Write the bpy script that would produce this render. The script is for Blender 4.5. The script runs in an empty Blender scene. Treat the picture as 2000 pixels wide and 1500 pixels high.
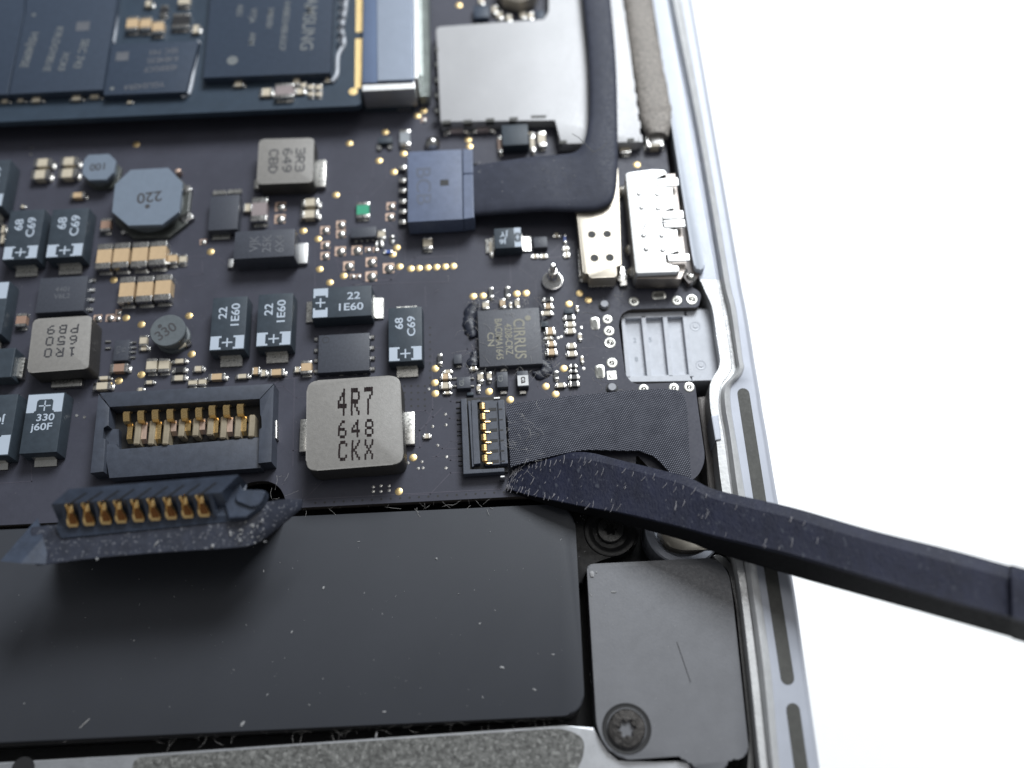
import bpy, bmesh, math, random
from mathutils import Vector, Matrix, noise as mnoise
random.seed(7)
C = bpy.context.scene.collection
S = bpy.context.scene
R_ = math.radians
# ------------------------------------------------------------------ camera (1 unit = 1 mm)
S.unit_settings.scale_length = 0.001
F = 1900.0                      # focal length in pixels of a 2000 px wide frame
TH = math.atan(F / 4400.0)      # tilt from straight down
RHO = R_(3.2)                   # roll
DIST = 96.0
FW = Vector((0, math.sin(TH), -math.cos(TH)))
UP0 = Vector((0, math.cos(TH), math.sin(TH)))
RT0 = Vector((1, 0, 0))
RT = RT0 * math.cos(RHO) - UP0 * math.sin(RHO)
UP = RT0 * math.sin(RHO) + UP0 * math.cos(RHO)
CAM = -FW * DIST
cd = bpy.data.cameras.new('camera')
co = bpy.data.objects.new('camera', cd)
C.objects.link(co)
m = Matrix((RT, UP, -FW)).transposed().to_4x4()
m.translation = CAM
co.matrix_world = m
cd.sensor_width = 36
cd.lens = F / 2000 * 36
cd.clip_start = 1
cd.clip_end = 5000
S.camera = co


def at(px, py, z=0.0):
    """photo pixel -> point of the horizontal plane at height z"""
    d = FW * F + RT * (px - 1000) + UP * (750 - py)
    return CAM + d * ((z - CAM.z) / d.z)


def board_px(p):
    """point -> photo pixel"""
    d = p - CAM
    return 1000 + F * d.dot(RT) / d.dot(FW), 750 - F * d.dot(UP) / d.dot(FW)


cd.dof.use_dof = True
cd.dof.focus_distance = (at(1120, 930) - CAM).dot(FW)
cd.dof.aperture_fstop = cd.lens * 1e-3 / (2 * 1.35)
cd.dof.aperture_blades = 0
# ------------------------------------------------------------------ world and lamps
W = bpy.data.worlds.new('World')
S.world = W
W.use_nodes = True
W.node_tree.nodes['Background'].inputs[0].default_value = (0.93, 0.96, 1.0, 1)
W.node_tree.nodes['Background'].inputs[1].default_value = 0.20


def lamp(name, loc, target, size, radiance, col):
    l = bpy.data.lights.new(name, 'AREA')
    l.shape = 'RECTANGLE'
    l.size, l.size_y = size
    l.energy = radiance * math.pi * size[0] * size[1]
    l.color = col
    o = bpy.data.objects.new(name, l)
    C.objects.link(o)
    o.location = loc
    o.rotation_euler = (Vector(target) - Vector(loc)).to_track_quat('-Z', 'Y').to_euler()
    return o


lamp('window_light', (135, 275, 310), (0, 0, 0), (200, 150), 28.0, (0.92, 0.965, 1.0))
lamp('ceiling_light', (110, 90, 430), (30, 0, 0), (200, 200), 2.6, (1.0, 0.985, 0.96))
S.view_settings.view_transform = 'Standard'
S.view_settings.look = 'None'
S.view_settings.exposure = 0
S.view_settings.gamma = 1


# ------------------------------------------------------------------ materials
def lin(h):
    c = [int(h[i:i + 2], 16) / 255 for i in (0, 2, 4)]
    return tuple(x / 12.92 if x <= 0.04045 else ((x + 0.055) / 1.055) ** 2.4 for x in c)


def mat(name, col, rough=.5, metal=0.0, var=.12, vscale=.6, bump=0.0, bscale=12.0, rvar=.1, spec=.5, coat=0.0,
        speck=0.0, speck_col=(.35, .35, .37), sscale=9.0, stretch=None):
    if isinstance(col, str):
        col = lin(col)
    M = bpy.data.materials.new(name)
    M.use_nodes = True
    nt = M.node_tree
    N, L = nt.nodes, nt.links
    b = N['Principled BSDF']
    b.inputs['Metallic'].default_value = metal
    b.inputs['Specular IOR Level'].default_value = spec
    b.inputs['Coat Weight'].default_value = coat
    b.inputs['Coat Roughness'].default_value = .25
    tc = N.new('ShaderNodeTexCoord')
    mp = N.new('ShaderNodeMapping')
    if stretch:
        mp.inputs['Scale'].default_value = stretch
    L.new(tc.outputs['Object'], mp.inputs[0])
    n1 = N.new('ShaderNodeTexNoise')
    n1.inputs['Scale'].default_value = vscale
    n1.inputs['Detail'].default_value = 6
    n1.inputs['Roughness'].default_value = .65
    L.new(mp.outputs[0], n1.inputs[0])
    cr = N.new('ShaderNodeValToRGB')
    cr.color_ramp.elements[0].position = .3
    cr.color_ramp.elements[1].position = .7
    cr.color_ramp.elements[0].color = (*[x * (1 - var) for x in col], 1)
    cr.color_ramp.elements[1].color = (*[min(1, x * (1 + var)) for x in col], 1)
    L.new(n1.outputs[0], cr.inputs[0])
    out = cr.outputs[0]
    mr = N.new('ShaderNodeMapRange')
    mr.inputs[1].default_value = .3
    mr.inputs[2].default_value = .7
    mr.inputs[3].default_value = max(0.02, rough - rvar)
    mr.inputs[4].default_value = min(1, rough + rvar)
    n2 = N.new('ShaderNodeTexNoise')
    n2.inputs['Scale'].default_value = bscale
    n2.inputs['Detail'].default_value = 4
    L.new(mp.outputs[0], n2.inputs[0])
    L.new(n2.outputs[0], mr.inputs[0])
    L.new(mr.outputs[0], b.inputs['Roughness'])
    if speck:
        vn = N.new('ShaderNodeTexNoise')
        vn.inputs['Scale'].default_value = sscale
        vn.inputs['Detail'].default_value = 3
        L.new(mp.outputs[0], vn.inputs[0])
        r2 = N.new('ShaderNodeValToRGB')
        r2.color_ramp.elements[0].position = 1 - speck
        r2.color_ramp.elements[1].position = min(1, 1 - speck + .06)
        r2.color_ramp.elements[0].color = (0, 0, 0, 1)
        r2.color_ramp.elements[1].color = (1, 1, 1, 1)
        L.new(vn.outputs[0], r2.inputs[0])
        mx = N.new('ShaderNodeMix')
        mx.data_type = 'RGBA'
        L.new(r2.outputs[0], mx.inputs[0])
        L.new(out, mx.inputs[6])
        mx.inputs[7].default_value = (*speck_col, 1)
        out = mx.outputs[2]
    L.new(out, b.inputs['Base Color'])
    if bump:
        bp = N.new('ShaderNodeBump')
        bp.inputs['Strength'].default_value = bump
        bp.inputs['Distance'].default_value = .05
        L.new(n2.outputs[0], bp.inputs['Height'])
        L.new(bp.outputs[0], b.inputs['Normal'])
    return M


PCB = mat('solder_mask', (.053, .0545, .072), .48, spec=.22, var=.12, vscale=.25, bump=.10, bscale=5, speck=.27, speck_col=(.085, .085, .105), sscale=6)
PCBEDGE = mat('board_edge', (.05, .042, .036), .7)
SSDPCB = mat('drive_board', (.032, .048, .070), .45, spec=.3, bump=.05, bscale=6)
BLACK = mat('moulded_black', (.038, .050, .064), .5, spec=.3, bump=.10, bscale=16, var=.15, vscale=1.5)
CHIP = mat('chip_epoxy', (.052, .057, .072), .46, spec=.35, bump=.12, bscale=22, var=.2, vscale=5)
CHIPB = mat('memory_epoxy', (.036, .050, .076), .46, spec=.3, bump=.05, bscale=22, var=.1, vscale=2)
CONN = mat('connector_plastic', (.048, .056, .076), .45, bump=.15, bscale=9, var=.2, vscale=1.2, speck=.3, speck_col=(.06, .065, .075), sscale=5)
PLUGP = mat('plug_plastic', (.036, .047, .072), .42, bump=.2, bscale=5, var=.25, vscale=1.0)
BLUEPL = mat('cable_plug_plastic', (.105, .13, .20), .5, spec=.35, bump=.12, bscale=6, var=.12, vscale=1)
SILVER = mat('tinned_metal', (.56, .55, .52), .30, 1, var=.12, vscale=2, bump=.1, bscale=4)
SOLDER = mat('solder', (.56, .55, .53), .25, 1, var=.15, vscale=3, bump=.3, bscale=3)
STEEL = mat('stamped_steel', (.46, .42, .355), .46, .6, var=.06, vscale=.5, bump=.04, bscale=10)
CANM = mat('shield_metal', (.40, .40, .41), .55, .25, spec=.4, var=.05, vscale=.2, bump=.02, bscale=5)
BRIGHT = mat('bright_nickel', (.58, .58, .575), .46, 1, var=.04, vscale=.6, bump=.03, bscale=8)
ALU = mat('anodised_aluminium', (.40, .42, .475), .52, .25, spec=.35, var=.04, vscale=.4, bump=.10, bscale=14)
ALUR = mat('milled_lit_aluminium', (.54, .545, .55), .44, .3, var=.10, vscale=.6, bump=.5, bscale=3.5, rvar=.14)
ALUD = mat('dark_aluminium', (.20, .20, .20), .5, 1, var=.15)
FLOORM = mat('deep_black', (.010, .010, .011), .6)  # near-black for dark parts and holes; on the case floor it paints shade
GREYP = mat('grey_plastic', (.46, .48, .525), .5, bump=.12, bscale=5, var=.08, vscale=1.2)
STRIPP = mat('strip_plastic', (.46, .50, .57), .45, var=.04)
RUB = mat('rubber_gasket', (.055, .055, .050), .65, bump=.2, bscale=8, var=.2, vscale=2)
TAN = mat('ceramic_tan', (.50, .36, .215), .45, var=.08, vscale=1.5)
PALE = mat('ceramic_pale', (.50, .44, .34), .45, var=.08)
BROWN = mat('ceramic_brown', (.30, .19, .14), .45, var=.1)
PINK = mat('ceramic_mauve', (.24, .20, .20), .5, var=.1)
RESB = mat('resistor_black', (.02, .02, .022), .4)
GREEN = mat('resistor_green', (.03, .30, .17), .4, var=.2, vscale=6)
BLUE = mat('diode_blue', (.05, .10, .35), .4)
GREYC = mat('ferrite_grey', (.24, .26, .28), .5, bump=.1, bscale=18, var=.06)
FERR = mat('ferrite_top', (.15, .185, .235), .45, bump=.08, bscale=18, var=.05, vscale=1.5)
FERRD = mat('ferrite_dark', (.10, .115, .125), .45, bump=.1, bscale=14, var=.12, vscale=2)
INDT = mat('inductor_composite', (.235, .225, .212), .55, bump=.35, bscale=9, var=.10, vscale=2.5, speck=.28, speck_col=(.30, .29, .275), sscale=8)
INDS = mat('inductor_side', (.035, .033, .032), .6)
WHITE = mat('print_white', (.40, .455, .53), .5, var=.03)
PALEINK = mat('print_grey', (.16, .17, .17), .6, var=.1)
FAINT = mat('print_faint', (.095, .10, .115), .6)
DARKINK = mat('print_dark', (.014, .008, .008), .7, spec=.2)
GREYINK = mat('print_soft_dark', (.045, .045, .05), .6)
GOLD = mat('gold_plate', (.83, .58, .26), .30, 1, var=.08, vscale=3)
GOLDP = mat('gold_pad', (.80, .60, .30), .42, 1, var=.06, bump=.05)
COPPER = mat('copper_pad', (.60, .44, .35), .42, .6, var=.12, vscale=2)
DKGOLD = mat('contact_cavity', (.20, .075, .012), .45, .3, var=.3, vscale=4)
BATT = mat('battery_film', (.040, .043, .051), .55, spec=.25, bump=.06, bscale=10, var=.05, vscale=.1)
BATTS = mat('battery_side', (.012, .012, .013), .5)
SPKR = mat('speaker_plastic', (.135, .138, .150), .5, bump=.2, bscale=5, var=.08, vscale=.5)
SCRB = mat('black_screw', (.03, .03, .03), .34, .4, bump=.3, bscale=6)
SLEEVE = mat('sleeve_tape', (.040, .044, .062), .55, spec=.16, bump=.15, bscale=4, var=.15, vscale=1)
FOIL = mat('foil_pad', (.11, .11, .105), .55, .2, bump=1, bscale=5, var=.7, vscale=2.2, speck=.42, speck_col=(.22, .22, .21), sscale=2.6)
GASK = mat('woven_gasket', (.235, .215, .195), .7, .1, bump=1, bscale=3.2, var=.6, vscale=3.2)
SEAL = mat('clear_sealant', (.018, .021, .034), .42, bump=.5, bscale=4.0, spec=.35)
DUSTM = mat('dust', (.27, .27, .275), .9)
LINTM = mat('lint', (.36, .35, .34), .9)
BACKDROP = mat('backdrop_white', (.95, .95, .95), .6, var=.005)
UNDERF = mat('underfill', (.34, .36, .40), .35, var=.2)
COMB = mat('socket_comb', (.42, .46, .44), .4, .8, var=.2)
GREYPEG = mat('grey_peg', (.28, .29, .32), .5)


# ------------------------------------------------------------------ object helpers
ORG = {}


def tag(o, label=None, cat=None, kind=None, group=None):
    if label: o['label'] = label
    if cat: o['category'] = cat
    if kind: o['kind'] = kind
    if group: o['group'] = group
    return o


def link(name, data, parent=None, org=Vector((0, 0, 0)), label=None, kind=None):
    o = bpy.data.objects.new(name, data)
    C.objects.link(o)
    ORG[o.name] = Vector(org)
    if parent:
        o.parent = parent
        o.location = Vector(org) - ORG[parent.name]
    else:
        o.location = org
    return tag(o, label, kind=kind)


def obj(name, bm, material, parent=None, label=None, kind=None, smooth=None):
    """mesh in world coordinates -> object with its origin at the middle of its base"""
    bmesh.ops.recalc_face_normals(bm, faces=bm.faces)
    me = bpy.data.meshes.new(name)
    lo = Vector((min(v.co.x for v in bm.verts), min(v.co.y for v in bm.verts), min(v.co.z for v in bm.verts)))
    hi = Vector((max(v.co.x for v in bm.verts), max(v.co.y for v in bm.verts), 0))
    org = Vector(((lo.x + hi.x) / 2, (lo.y + hi.y) / 2, lo.z))
    bmesh.ops.translate(bm, verts=bm.verts, vec=-org)
    bm.to_mesh(me)
    bm.free()
    for mm in (material if isinstance(material, (list, tuple)) else [material]):
        me.materials.append(mm)
    o = link(name, me, parent, org, label, kind)
    if smooth:
        me.polygons.foreach_set('use_smooth', [True] * len(me.polygons))
        me.set_sharp_from_angle(angle=R_(smooth))
    return o


def thing(name, label, cat, loc):
    o = link(name, None, None, loc, label)
    o['category'] = cat
    return o


def copy_obj(o, org, parent):
    c = o.copy()
    C.objects.link(c)
    ORG[c.name] = Vector(org)
    c.parent = parent
    c.location = Vector(org) - ORG[parent.name]
    for ch in o.children:
        d = ch.copy()
        C.objects.link(d)
        d.parent = c
        ORG[d.name] = Vector(org) + ch.location
    return c


# ------------------------------------------------------------------ mesh helpers
def nb():
    return bmesh.new()


def box(bm, c, size, rot=0.0, bev=0.0, seg=1, taper=0.0, mi=0):
    """box standing on c (middle of its base)"""
    w, d, h = size
    ret = bmesh.ops.create_cube(bm, size=1)
    vs = ret['verts']
    for v in vs:
        k = 1 - taper if v.co.z > 0 else 1
        v.co = Vector((v.co.x * w * k, v.co.y * d * k, (v.co.z + .5) * h))
    fs = set(f for v in vs for f in v.link_faces)
    if bev:
        es = list(set(e for v in vs for e in v.link_edges))
        r = bmesh.ops.bevel(bm, geom=es, offset=bev, segments=seg, affect='EDGES', profile=.6)
        vs = list(set(vs) | set(r['verts']))
        vs = [v for v in vs if v.is_valid]
        fs = set(f for v in vs for f in v.link_faces)
    if mi:
        for f in fs: f.material_index = mi
    M = Matrix.Translation(c) @ Matrix.Rotation(rot, 4, 'Z')
    for v in vs: v.co = M @ v.co
    return bm


def prism(bm, pts, z0, z1, bev=0.0, seg=2, mi=0, side_mi=None):
    """outline (world xy) extruded from z0 to z1, top rim bevelled"""
    a = sum(pts[i - 1].x * pts[i].y - pts[i].x * pts[i - 1].y for i in range(len(pts)))
    if a < 0: pts = pts[::-1]
    vs = [bm.verts.new((p.x, p.y, z1)) for p in pts]
    top = bm.faces.new(vs)
    bot = [bm.verts.new((p.x, p.y, z0)) for p in pts]
    n = len(pts)
    sides = [bm.faces.new((vs[i], bot[i], bot[(i + 1) % n], vs[(i + 1) % n])) for i in range(n)]
    fb = bm.faces.new(bot[::-1])
    for f in (top, fb, *sides): f.material_index = mi
    if side_mi is not None:
        for f in (fb, *sides): f.material_index = side_mi
    if bev:
        bmesh.ops.bevel(bm, geom=list(top.edges), offset=bev, segments=seg, affect='EDGES', profile=.6)
    return bm


def px(pts, z):
    return [at(x, y, z) for x, y in pts]


def rounded(pts, rad, seg=5):
    """round the corners of a world outline; rad number or list"""
    out = []
    n = len(pts)
    for i in range(n):
        p, a, b = pts[i], pts[i - 1], pts[(i + 1) % n]
        r = rad[i] if isinstance(rad, (list, tuple)) else rad
        if r <= 0:
            out.append(p); continue
        u, v = (a - p), (b - p)
        r2 = min(r, u.length * .48, v.length * .48)
        s, e = p + u.normalized() * r2, p + v.normalized() * r2
        for k in range(seg + 1):
            t = k / seg
            out.append(s * (1 - t) ** 2 + p * 2 * t * (1 - t) + e * t * t)
    return out


def disc(bm, c, r, h, n=16, r2=None, ry=None):
    r2 = r if r2 is None else r2
    ry = 1 if ry is None else ry
    t = [bm.verts.new((c.x + r2 * math.cos(2 * math.pi * k / n), c.y + ry * r2 * math.sin(2 * math.pi * k / n), c.z + h)) for k in range(n)]
    b = [bm.verts.new((c.x + r * math.cos(2 * math.pi * k / n), c.y + ry * r * math.sin(2 * math.pi * k / n), c.z)) for k in range(n)]
    bm.faces.new(t)
    bm.faces.new(b[::-1])
    for k in range(n): bm.faces.new((t[k], b[k], b[(k + 1) % n], t[(k + 1) % n]))
    return bm


def lathe(bm, c, prof, n=24, sx=1, sy=1, rot=0):
    """profile of (r, z) turned round a vertical axis"""
    rings = []
    for r, z in prof:
        if r < 1e-6:
            rings.append([bm.verts.new((c.x, c.y, c.z + z))])
        else:
            rg = []
            for k in range(n):
                a = 2 * math.pi * k / n
                x, y = r * sx * math.cos(a), r * sy * math.sin(a)
                rg.append(bm.verts.new((c.x + x * math.cos(rot) - y * math.sin(rot), c.y + x * math.sin(rot) + y * math.cos(rot), c.z + z)))
            rings.append(rg)
    for A, B in zip(rings, rings[1:]):
        for k in range(n):
            a0, a1 = A[k % len(A)], A[(k + 1) % len(A)]
            b0, b1 = B[k % len(B)], B[(k + 1) % len(B)]
            f = []
            for v in (a0, a1, b1, b0):
                if v not in f: f.append(v)
            if len(f) > 2: bm.faces.new(f)
    return bm


def loft(bm, secs, mis=None, cap=True):
    rows = [[bm.verts.new(p) for p in s] for s in secs]
    n = len(rows[0])
    for A, B in zip(rows, rows[1:]):
        for k in range(n):
            f = bm.faces.new((A[k], A[(k + 1) % n], B[(k + 1) % n], B[k]))
            if mis: f.material_index = mis[k]
    if cap:
        bm.faces.new(rows[0][::-1])
        bm.faces.new(rows[-1])
    return bm


def tube(bm, pts, r, n=5):
    secs = []
    for i, p in enumerate(pts):
        t = (pts[min(i + 1, len(pts) - 1)] - pts[max(i - 1, 0)])
        if t.length < 1e-6: t = Vector((1, 0, 0))
        t.normalize()
        a = t.orthogonal().normalized()
        b = t.cross(a)
        secs.append([p + (a * math.cos(2 * math.pi * k / n) + b * math.sin(2 * math.pi * k / n)) * r for k in range(n)])
    return loft(bm, secs)


def catmull(pts, sub=4):
    out = []
    n = len(pts)
    for i in range(n - 1):
        p0, p1, p2, p3 = pts[max(i - 1, 0)], pts[i], pts[i + 1], pts[min(i + 2, n - 1)]
        for k in range(sub):
            t = k / sub
            out.append([.5 * (2 * b + (c - a) * t + (2 * a - 5 * b + 4 * c - d) * t * t + (3 * b - a - 3 * c + d) * t ** 3)
                        for a, b, c, d in zip(p0, p1, p2, p3)])
    out.append(list(pts[-1]))
    return out


def text(body, p, size, material, parent, rot=0.0, sx=1.0, name='marking', align='CENTER', space=1.0):
    cu = bpy.data.curves.new(name, 'FONT')
    cu.body = body
    cu.size = size
    cu.align_x = align
    cu.align_y = 'CENTER'
    cu.space_line = space
    cu.offset = .016 * size
    cu.materials.append(material)
    tmp = bpy.data.objects.new('tmp', cu)
    C.objects.link(tmp)
    me = bpy.data.meshes.new_from_object(tmp)
    bpy.data.objects.remove(tmp)
    me.transform(Matrix.Rotation(rot, 4, 'Z') @ Matrix.Scale(sx, 4, (1, 0, 0)))
    return link(name, me, parent, p)


GLYPH = {'4': '00010 00110 01010 10010 11111 00010 00010', 'R': '11110 10001 10001 11110 10100 10010 10001', '7': '11111 00001 00010 00100 00100 00100 00100',
         '6': '00110 01000 10000 11110 10001 10001 01110', '8': '01110 10001 10001 01110 10001 10001 01110', 'C': '01110 10001 10000 10000 10000 10001 01110',
         'K': '10001 10010 10100 11000 10100 10010 10001', 'X': '10001 10001 01010 00100 01010 10001 10001', '1': '00100 01100 00100 00100 00100 00100 01110',
         '0': '01110 10001 10001 10001 10001 10001 01110', '5': '11111 10000 11110 00001 00001 10001 01110', 'P': '11110 10001 10001 11110 10000 10000 10000',
         'B': '11110 10001 10001 11110 10001 10001 11110', '9': '01110 10001 10001 01111 00001 00010 01100', '3': '11110 00001 00001 01110 00001 00001 11110',
         'D': '11100 10010 10001 10001 10001 10010 11100'}


def dotprint(body, p, gw, gh, pitch, material, parent, rot=0.0, fat=1.22, jit=.12):
    """ink-jet dot matrix print, gw x gh per character"""
    bm = nb()
    cw, ch = gw / 5, gh / 7
    for i, ch_ in enumerate(body):
        for j, row in enumerate(GLYPH[ch_].split()):
            for k, b in enumerate(row):
                if b == '0': continue
                x = (i - (len(body) - 1) / 2) * pitch + (k - 2) * cw + random.uniform(-jit, jit) * cw
                y = (3 - j) * ch + random.uniform(-jit, jit) * ch * .5
                a, c_ = cw * .5 * fat, ch * .5 * fat
                bm.faces.new([bm.verts.new((x + u * a, y + v * c_, (j % 2) * .002)) for u, v in ((-1, -.8), (-.3, -1), (.8, -1), (1, .7), (.4, 1), (-.9, 1))])
    bmesh.ops.transform(bm, matrix=Matrix.Translation(p) @ Matrix.Rotation(rot, 4, 'Z'), verts=bm.verts)
    return obj('marking', bm, material, parent, kind='stuff')


def quad(TL, TR, BL, BR, z):
    a, b, c, d = at(*TL, z), at(*TR, z), at(*BL, z), at(*BR, z)
    ctr = (a + b + c + d) / 4
    w = ((b - a).length + (d - c).length) / 2
    l = ((a - c).length + (b - d).length) / 2
    return ctr, w, l


def rect(x0, y0, x1, y1, z):
    """photo box (top left, bottom right) of a face at height z -> centre, width, depth along the board axes"""
    s = .026 * (x1 - x0)
    a = at((x0 + x1) / 2, y0, z)
    b = at((x0 + x1) / 2, y1, z)
    l_, r_ = at(x0, (y0 + y1) / 2 + s, z), at(x1, (y0 + y1) / 2 - s, z)
    c = (a + b) / 2
    return Vector(((l_.x + r_.x) / 2, (a.y + b.y) / 2, z)), r_.x - l_.x, a.y - b.y


# ------------------------------------------------------------------ white backdrop and case
ZT = -26.0
bm = nb()
box(bm, Vector((0, 0, ZT - 20)), (1400, 1400, 20), bev=2)
tag(obj('white_backdrop', bm, BACKDROP), kind='structure')  # added white backdrop below the laptop for a blank, overexposed background

case = thing('laptop_case', 'opened silver aluminium laptop bottom case with raised edge ridge and vent slots', 'laptop case', at(1300, 1000, -6.5))
# floor of the case
bm = nb()
prism(bm, px([(-200, -200), (1300, -200), (1345, 200), (1400, 600), (1410, 900), (1470, 1300), (1520, 1720), (-200, 1720)], -6), -6.6, -6.0)
obj('case_floor', bm, FLOORM, case)  # bare metal floor coloured black, shade of the gaps put into its colour
ROWS = [(-160, 1249, 1279, 1281, 1305, 1320), (0, 1275, 1304, 1306, 1331, 1348), (250, 1313, 1348, 1357, 1375, 1391), (500, 1355, 1392, 1400, 1417, 1434),
        (560, 1374, 1402, 1410, 1427, 1444), (600, 1391, 1410, 1420, 1437, 1452), (660, 1400, 1421, 1430, 1445, 1462), (700, 1406, 1427, 1436, 1450, 1468),
        (718, 1404, 1428, 1438, 1453, 1471), (735, 1394, 1420, 1429, 1447, 1474), (748, 1388, 1410, 1417, 1433, 1476), (765, 1386, 1405, 1408, 1426, 1479),
        (800, 1388, 1404, 1410, 1428, 1484), (850, 1398, 1413, 1419, 1436, 1493), (960, 1411, 1428, 1432, 1454, 1511), (1130, 1443, 1456, 1457, 1481, 1543),
        (1300, 1464, 1478, 1480, 1505, 1567), (1480, 1483, 1497, 1499, 1521, 1593), (1700, 1507, 1521, 1523, 1545, 1624)]
rows = catmull(ROWS, 5)
bm = nb()
grid = []
YL = at(1370, 548, 0).y
for y, li, l2, bi, bo, oo in rows:
    q = [at(li, y, -6.0)]
    q[0] = at(li, y, .55); q[0].z = -6.4
    q += [at(li, y, .55), at(l2, y, .6), at(l2 + 1.5, y, .42), at(bi, y, .45), at(bi + (bo - bi) * .16, y, 1.0), at(bi + (bo - bi) * .42, y, 1.3),
          at(bi + (bo - bi) * .72, y, 1.15), at(bo, y, .62), at(bo + 1.0, y, .6), at(oo - 5, y, .6), at(oo, y, .5)]
    e = at(oo, y, .5)
    q += [e + Vector((.35, 0, -.5)), e + Vector((.5, 0, -2.2)), e + Vector((-.3, 0, -5)), e + Vector((-3, 0, -7.6))]
    grid.append([bm.verts.new(p) for p in q])
for A, B in zip(grid, grid[1:]):
    for k in range(len(A) - 1):
        f = bm.faces.new((A[k], A[k + 1], B[k + 1], B[k]))
        f.material_index = 1 if 4 <= k <= 7 or (k <= 3 and A[0].co.y < YL) else 0  # paler metal on the lower ledge: its strong light put into the colour
obj('rim', bm, [ALU, ALUR], case, smooth=40)
# underside shell
bm = nb()
prism(bm, px([(-200, -200), (1310, -200), (1345, 0), (1440, 560), (1520, 1050), (1600, 1720), (-200, 1720)], 0), -7.6, -6.65)
obj('bottom_shell', bm, ALU, case)


def stadium(x0, y0, x1, y1, w, z, n=8):
    a, b = at(x0, y0, z), at(x1, y1, z)
    t = (b - a).normalized()
    s = Vector((-t.y, t.x, 0))
    pts = []
    for k in range(n + 1):
        g = math.pi * k / n
        pts.append(a + s * w * math.cos(g) - t * w * math.sin(g))
    for k in range(n + 1):
        g = math.pi * k / n
        pts.append(b - s * w * math.cos(g) + t * w * math.sin(g))
    return pts


for p0, p1, ww in (((1452, 769), (1538, 1324), .58), ((1549, 1387), (1580, 1610), .58)):
    bm = nb()
    prism(bm, stadium(*p0, *p1, ww, .61), .3, .625)
    obj('gasket_strip', bm, RUB, case)
# pale plastic strip along the inner edge
bm = nb()
left = [(1268, -60), (1275, 0), (1313, 250), (1352, 500), (1358, 527)]
right = [(1378, 526), (1374, 500), (1337, 250), (1304, 0), (1296, -60)]
pts = rounded(px(left + right, 1.5), [0, 0, 0, 0, .5, .5, 0, 0, 0, 0])
prism(bm, pts, .3, 1.5, .25)
obj('inner_strip', bm, STRIPP, case, smooth=40)
# clamp steps on the lower inner wall
bm = nb()
prism(bm, px([(1389, 812), (1403, 810), (1409, 858), (1397, 860)], .75), -4, .75, .1)
prism(bm, px([(1402, 860), (1414, 858), (1430, 970), (1416, 972)], .5), -4, .5, .1)
obj('wall_step', bm, ALU, case)
# dark inner wall skirt beside the board arm
bm = nb()
prism(bm, px([(1362, 775), (1386, 770), (1412, 965), (1385, 990), (1380, 900)], -2.2), -5.9, -2.2, .3)
obj('inner_skirt', bm, mat('skirt_metal', (.16, .15, .145), .5, .6, bump=.2), case)
# bare aluminium cross bar at the bottom with its foil pad
bm = nb()
pts = px([(-120, 1495), (270, 1474), (1100, 1417), (1160, 1420), (1185, 1474), (1206, 1492), (1350, 1484), (1362, 1640), (-120, 1700)], -1.2)
prism(bm, pts, -5.9, -1.2, .25)
obj('cross_bar', bm, mat('bar_aluminium', (.42, .43, .45), .5, .9, bump=.15, bscale=9), case)
bm = nb()
pts = rounded(px([(262, 1480), (600, 1455), (1100, 1422), (1142, 1440), (1140, 1480), (1105, 1540), (240, 1600)], -1.15), [.7, 0, 1.6, 2.0, 1.5, 1, 1])
prism(bm, pts, -1.21, -1.1, .04)
obj('foil_pad', bm, FOIL, case)
bm = nb()
disc(bm, at(45, 1502, -1.17), 1.0, .05, 20)
obj('bar_hole', bm, FLOORM, case)
# silver boss and bracket between speaker and spudger
bm = nb()
lathe(bm, at(1335, 1030, -1.6), [(3.6, -4), (3.6, -.15), (3.45, 0), (2.9, 0), (2.75, -.2), (2.75, -1.6), (0, -1.6)], 40)
obj('boss', bm, ALU, case, smooth=40)
bm = nb()
prism(bm, rounded(px([(1283, 1025), (1340, 1020), (1400, 1045), (1408, 1072), (1330, 1075), (1302, 1066)], -1.5), .8), -4, -1.5, .2)
obj('bracket', bm, STEEL, case, smooth=40)

# ------------------------------------------------------------------ battery
bz = -.3
batt = thing('battery', 'flat black battery pack with rounded corners below the circuit board', 'battery', at(600, 1200, -5.9))
bm = nb()
pts = rounded(px([(-220, 1043), (1122, 983), (1143, 1396), (-220, 1463)], bz), [0, 2.6, 2.0, 0], 8)
prism(bm, pts, bz - .9, bz, .22, 3, side_mi=1)
obj('cell_cover', bm, [BATT, BATTS], batt, smooth=40)
bm = nb()
pts = rounded(px([(-220, 1050), (1116, 990), (1138, 1400), (-220, 1470)], bz - .9), [0, 2.4, 1.6, 0], 8)
prism(bm, pts, bz - 4.5, bz - .91, .2)
obj('cell_body', bm, BATTS, batt)
# mounting tab with screw
bm = nb()
zt = -2.0
pts = rounded(px([(1095, 960), (1240, 960), (1262, 1000), (1240, 1075), (1180, 1092), (1148, 1105), (1138, 1140), (1120, 1140)], zt), [0, .5, 2, 2, 2, .8, 0, 0], 6)
prism(bm, pts, -4.5, zt, .2)
tab = obj('mounting_tab', bm, mat('tab_plastic', (.010, .010, .011), .4, spec=.25, bump=.2, bscale=3), batt, smooth=40)
bm = nb()
lathe(bm, at(1192, 1037, zt), [(2.5, 0), (2.45, .14), (2.2, .18), (1.95, .1), (1.6, -.02)], 36)
obj('boss_ring', bm, mat('boss_plastic', (.008, .008, .009), .4, spec=.3), tab, smooth=40)


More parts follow.
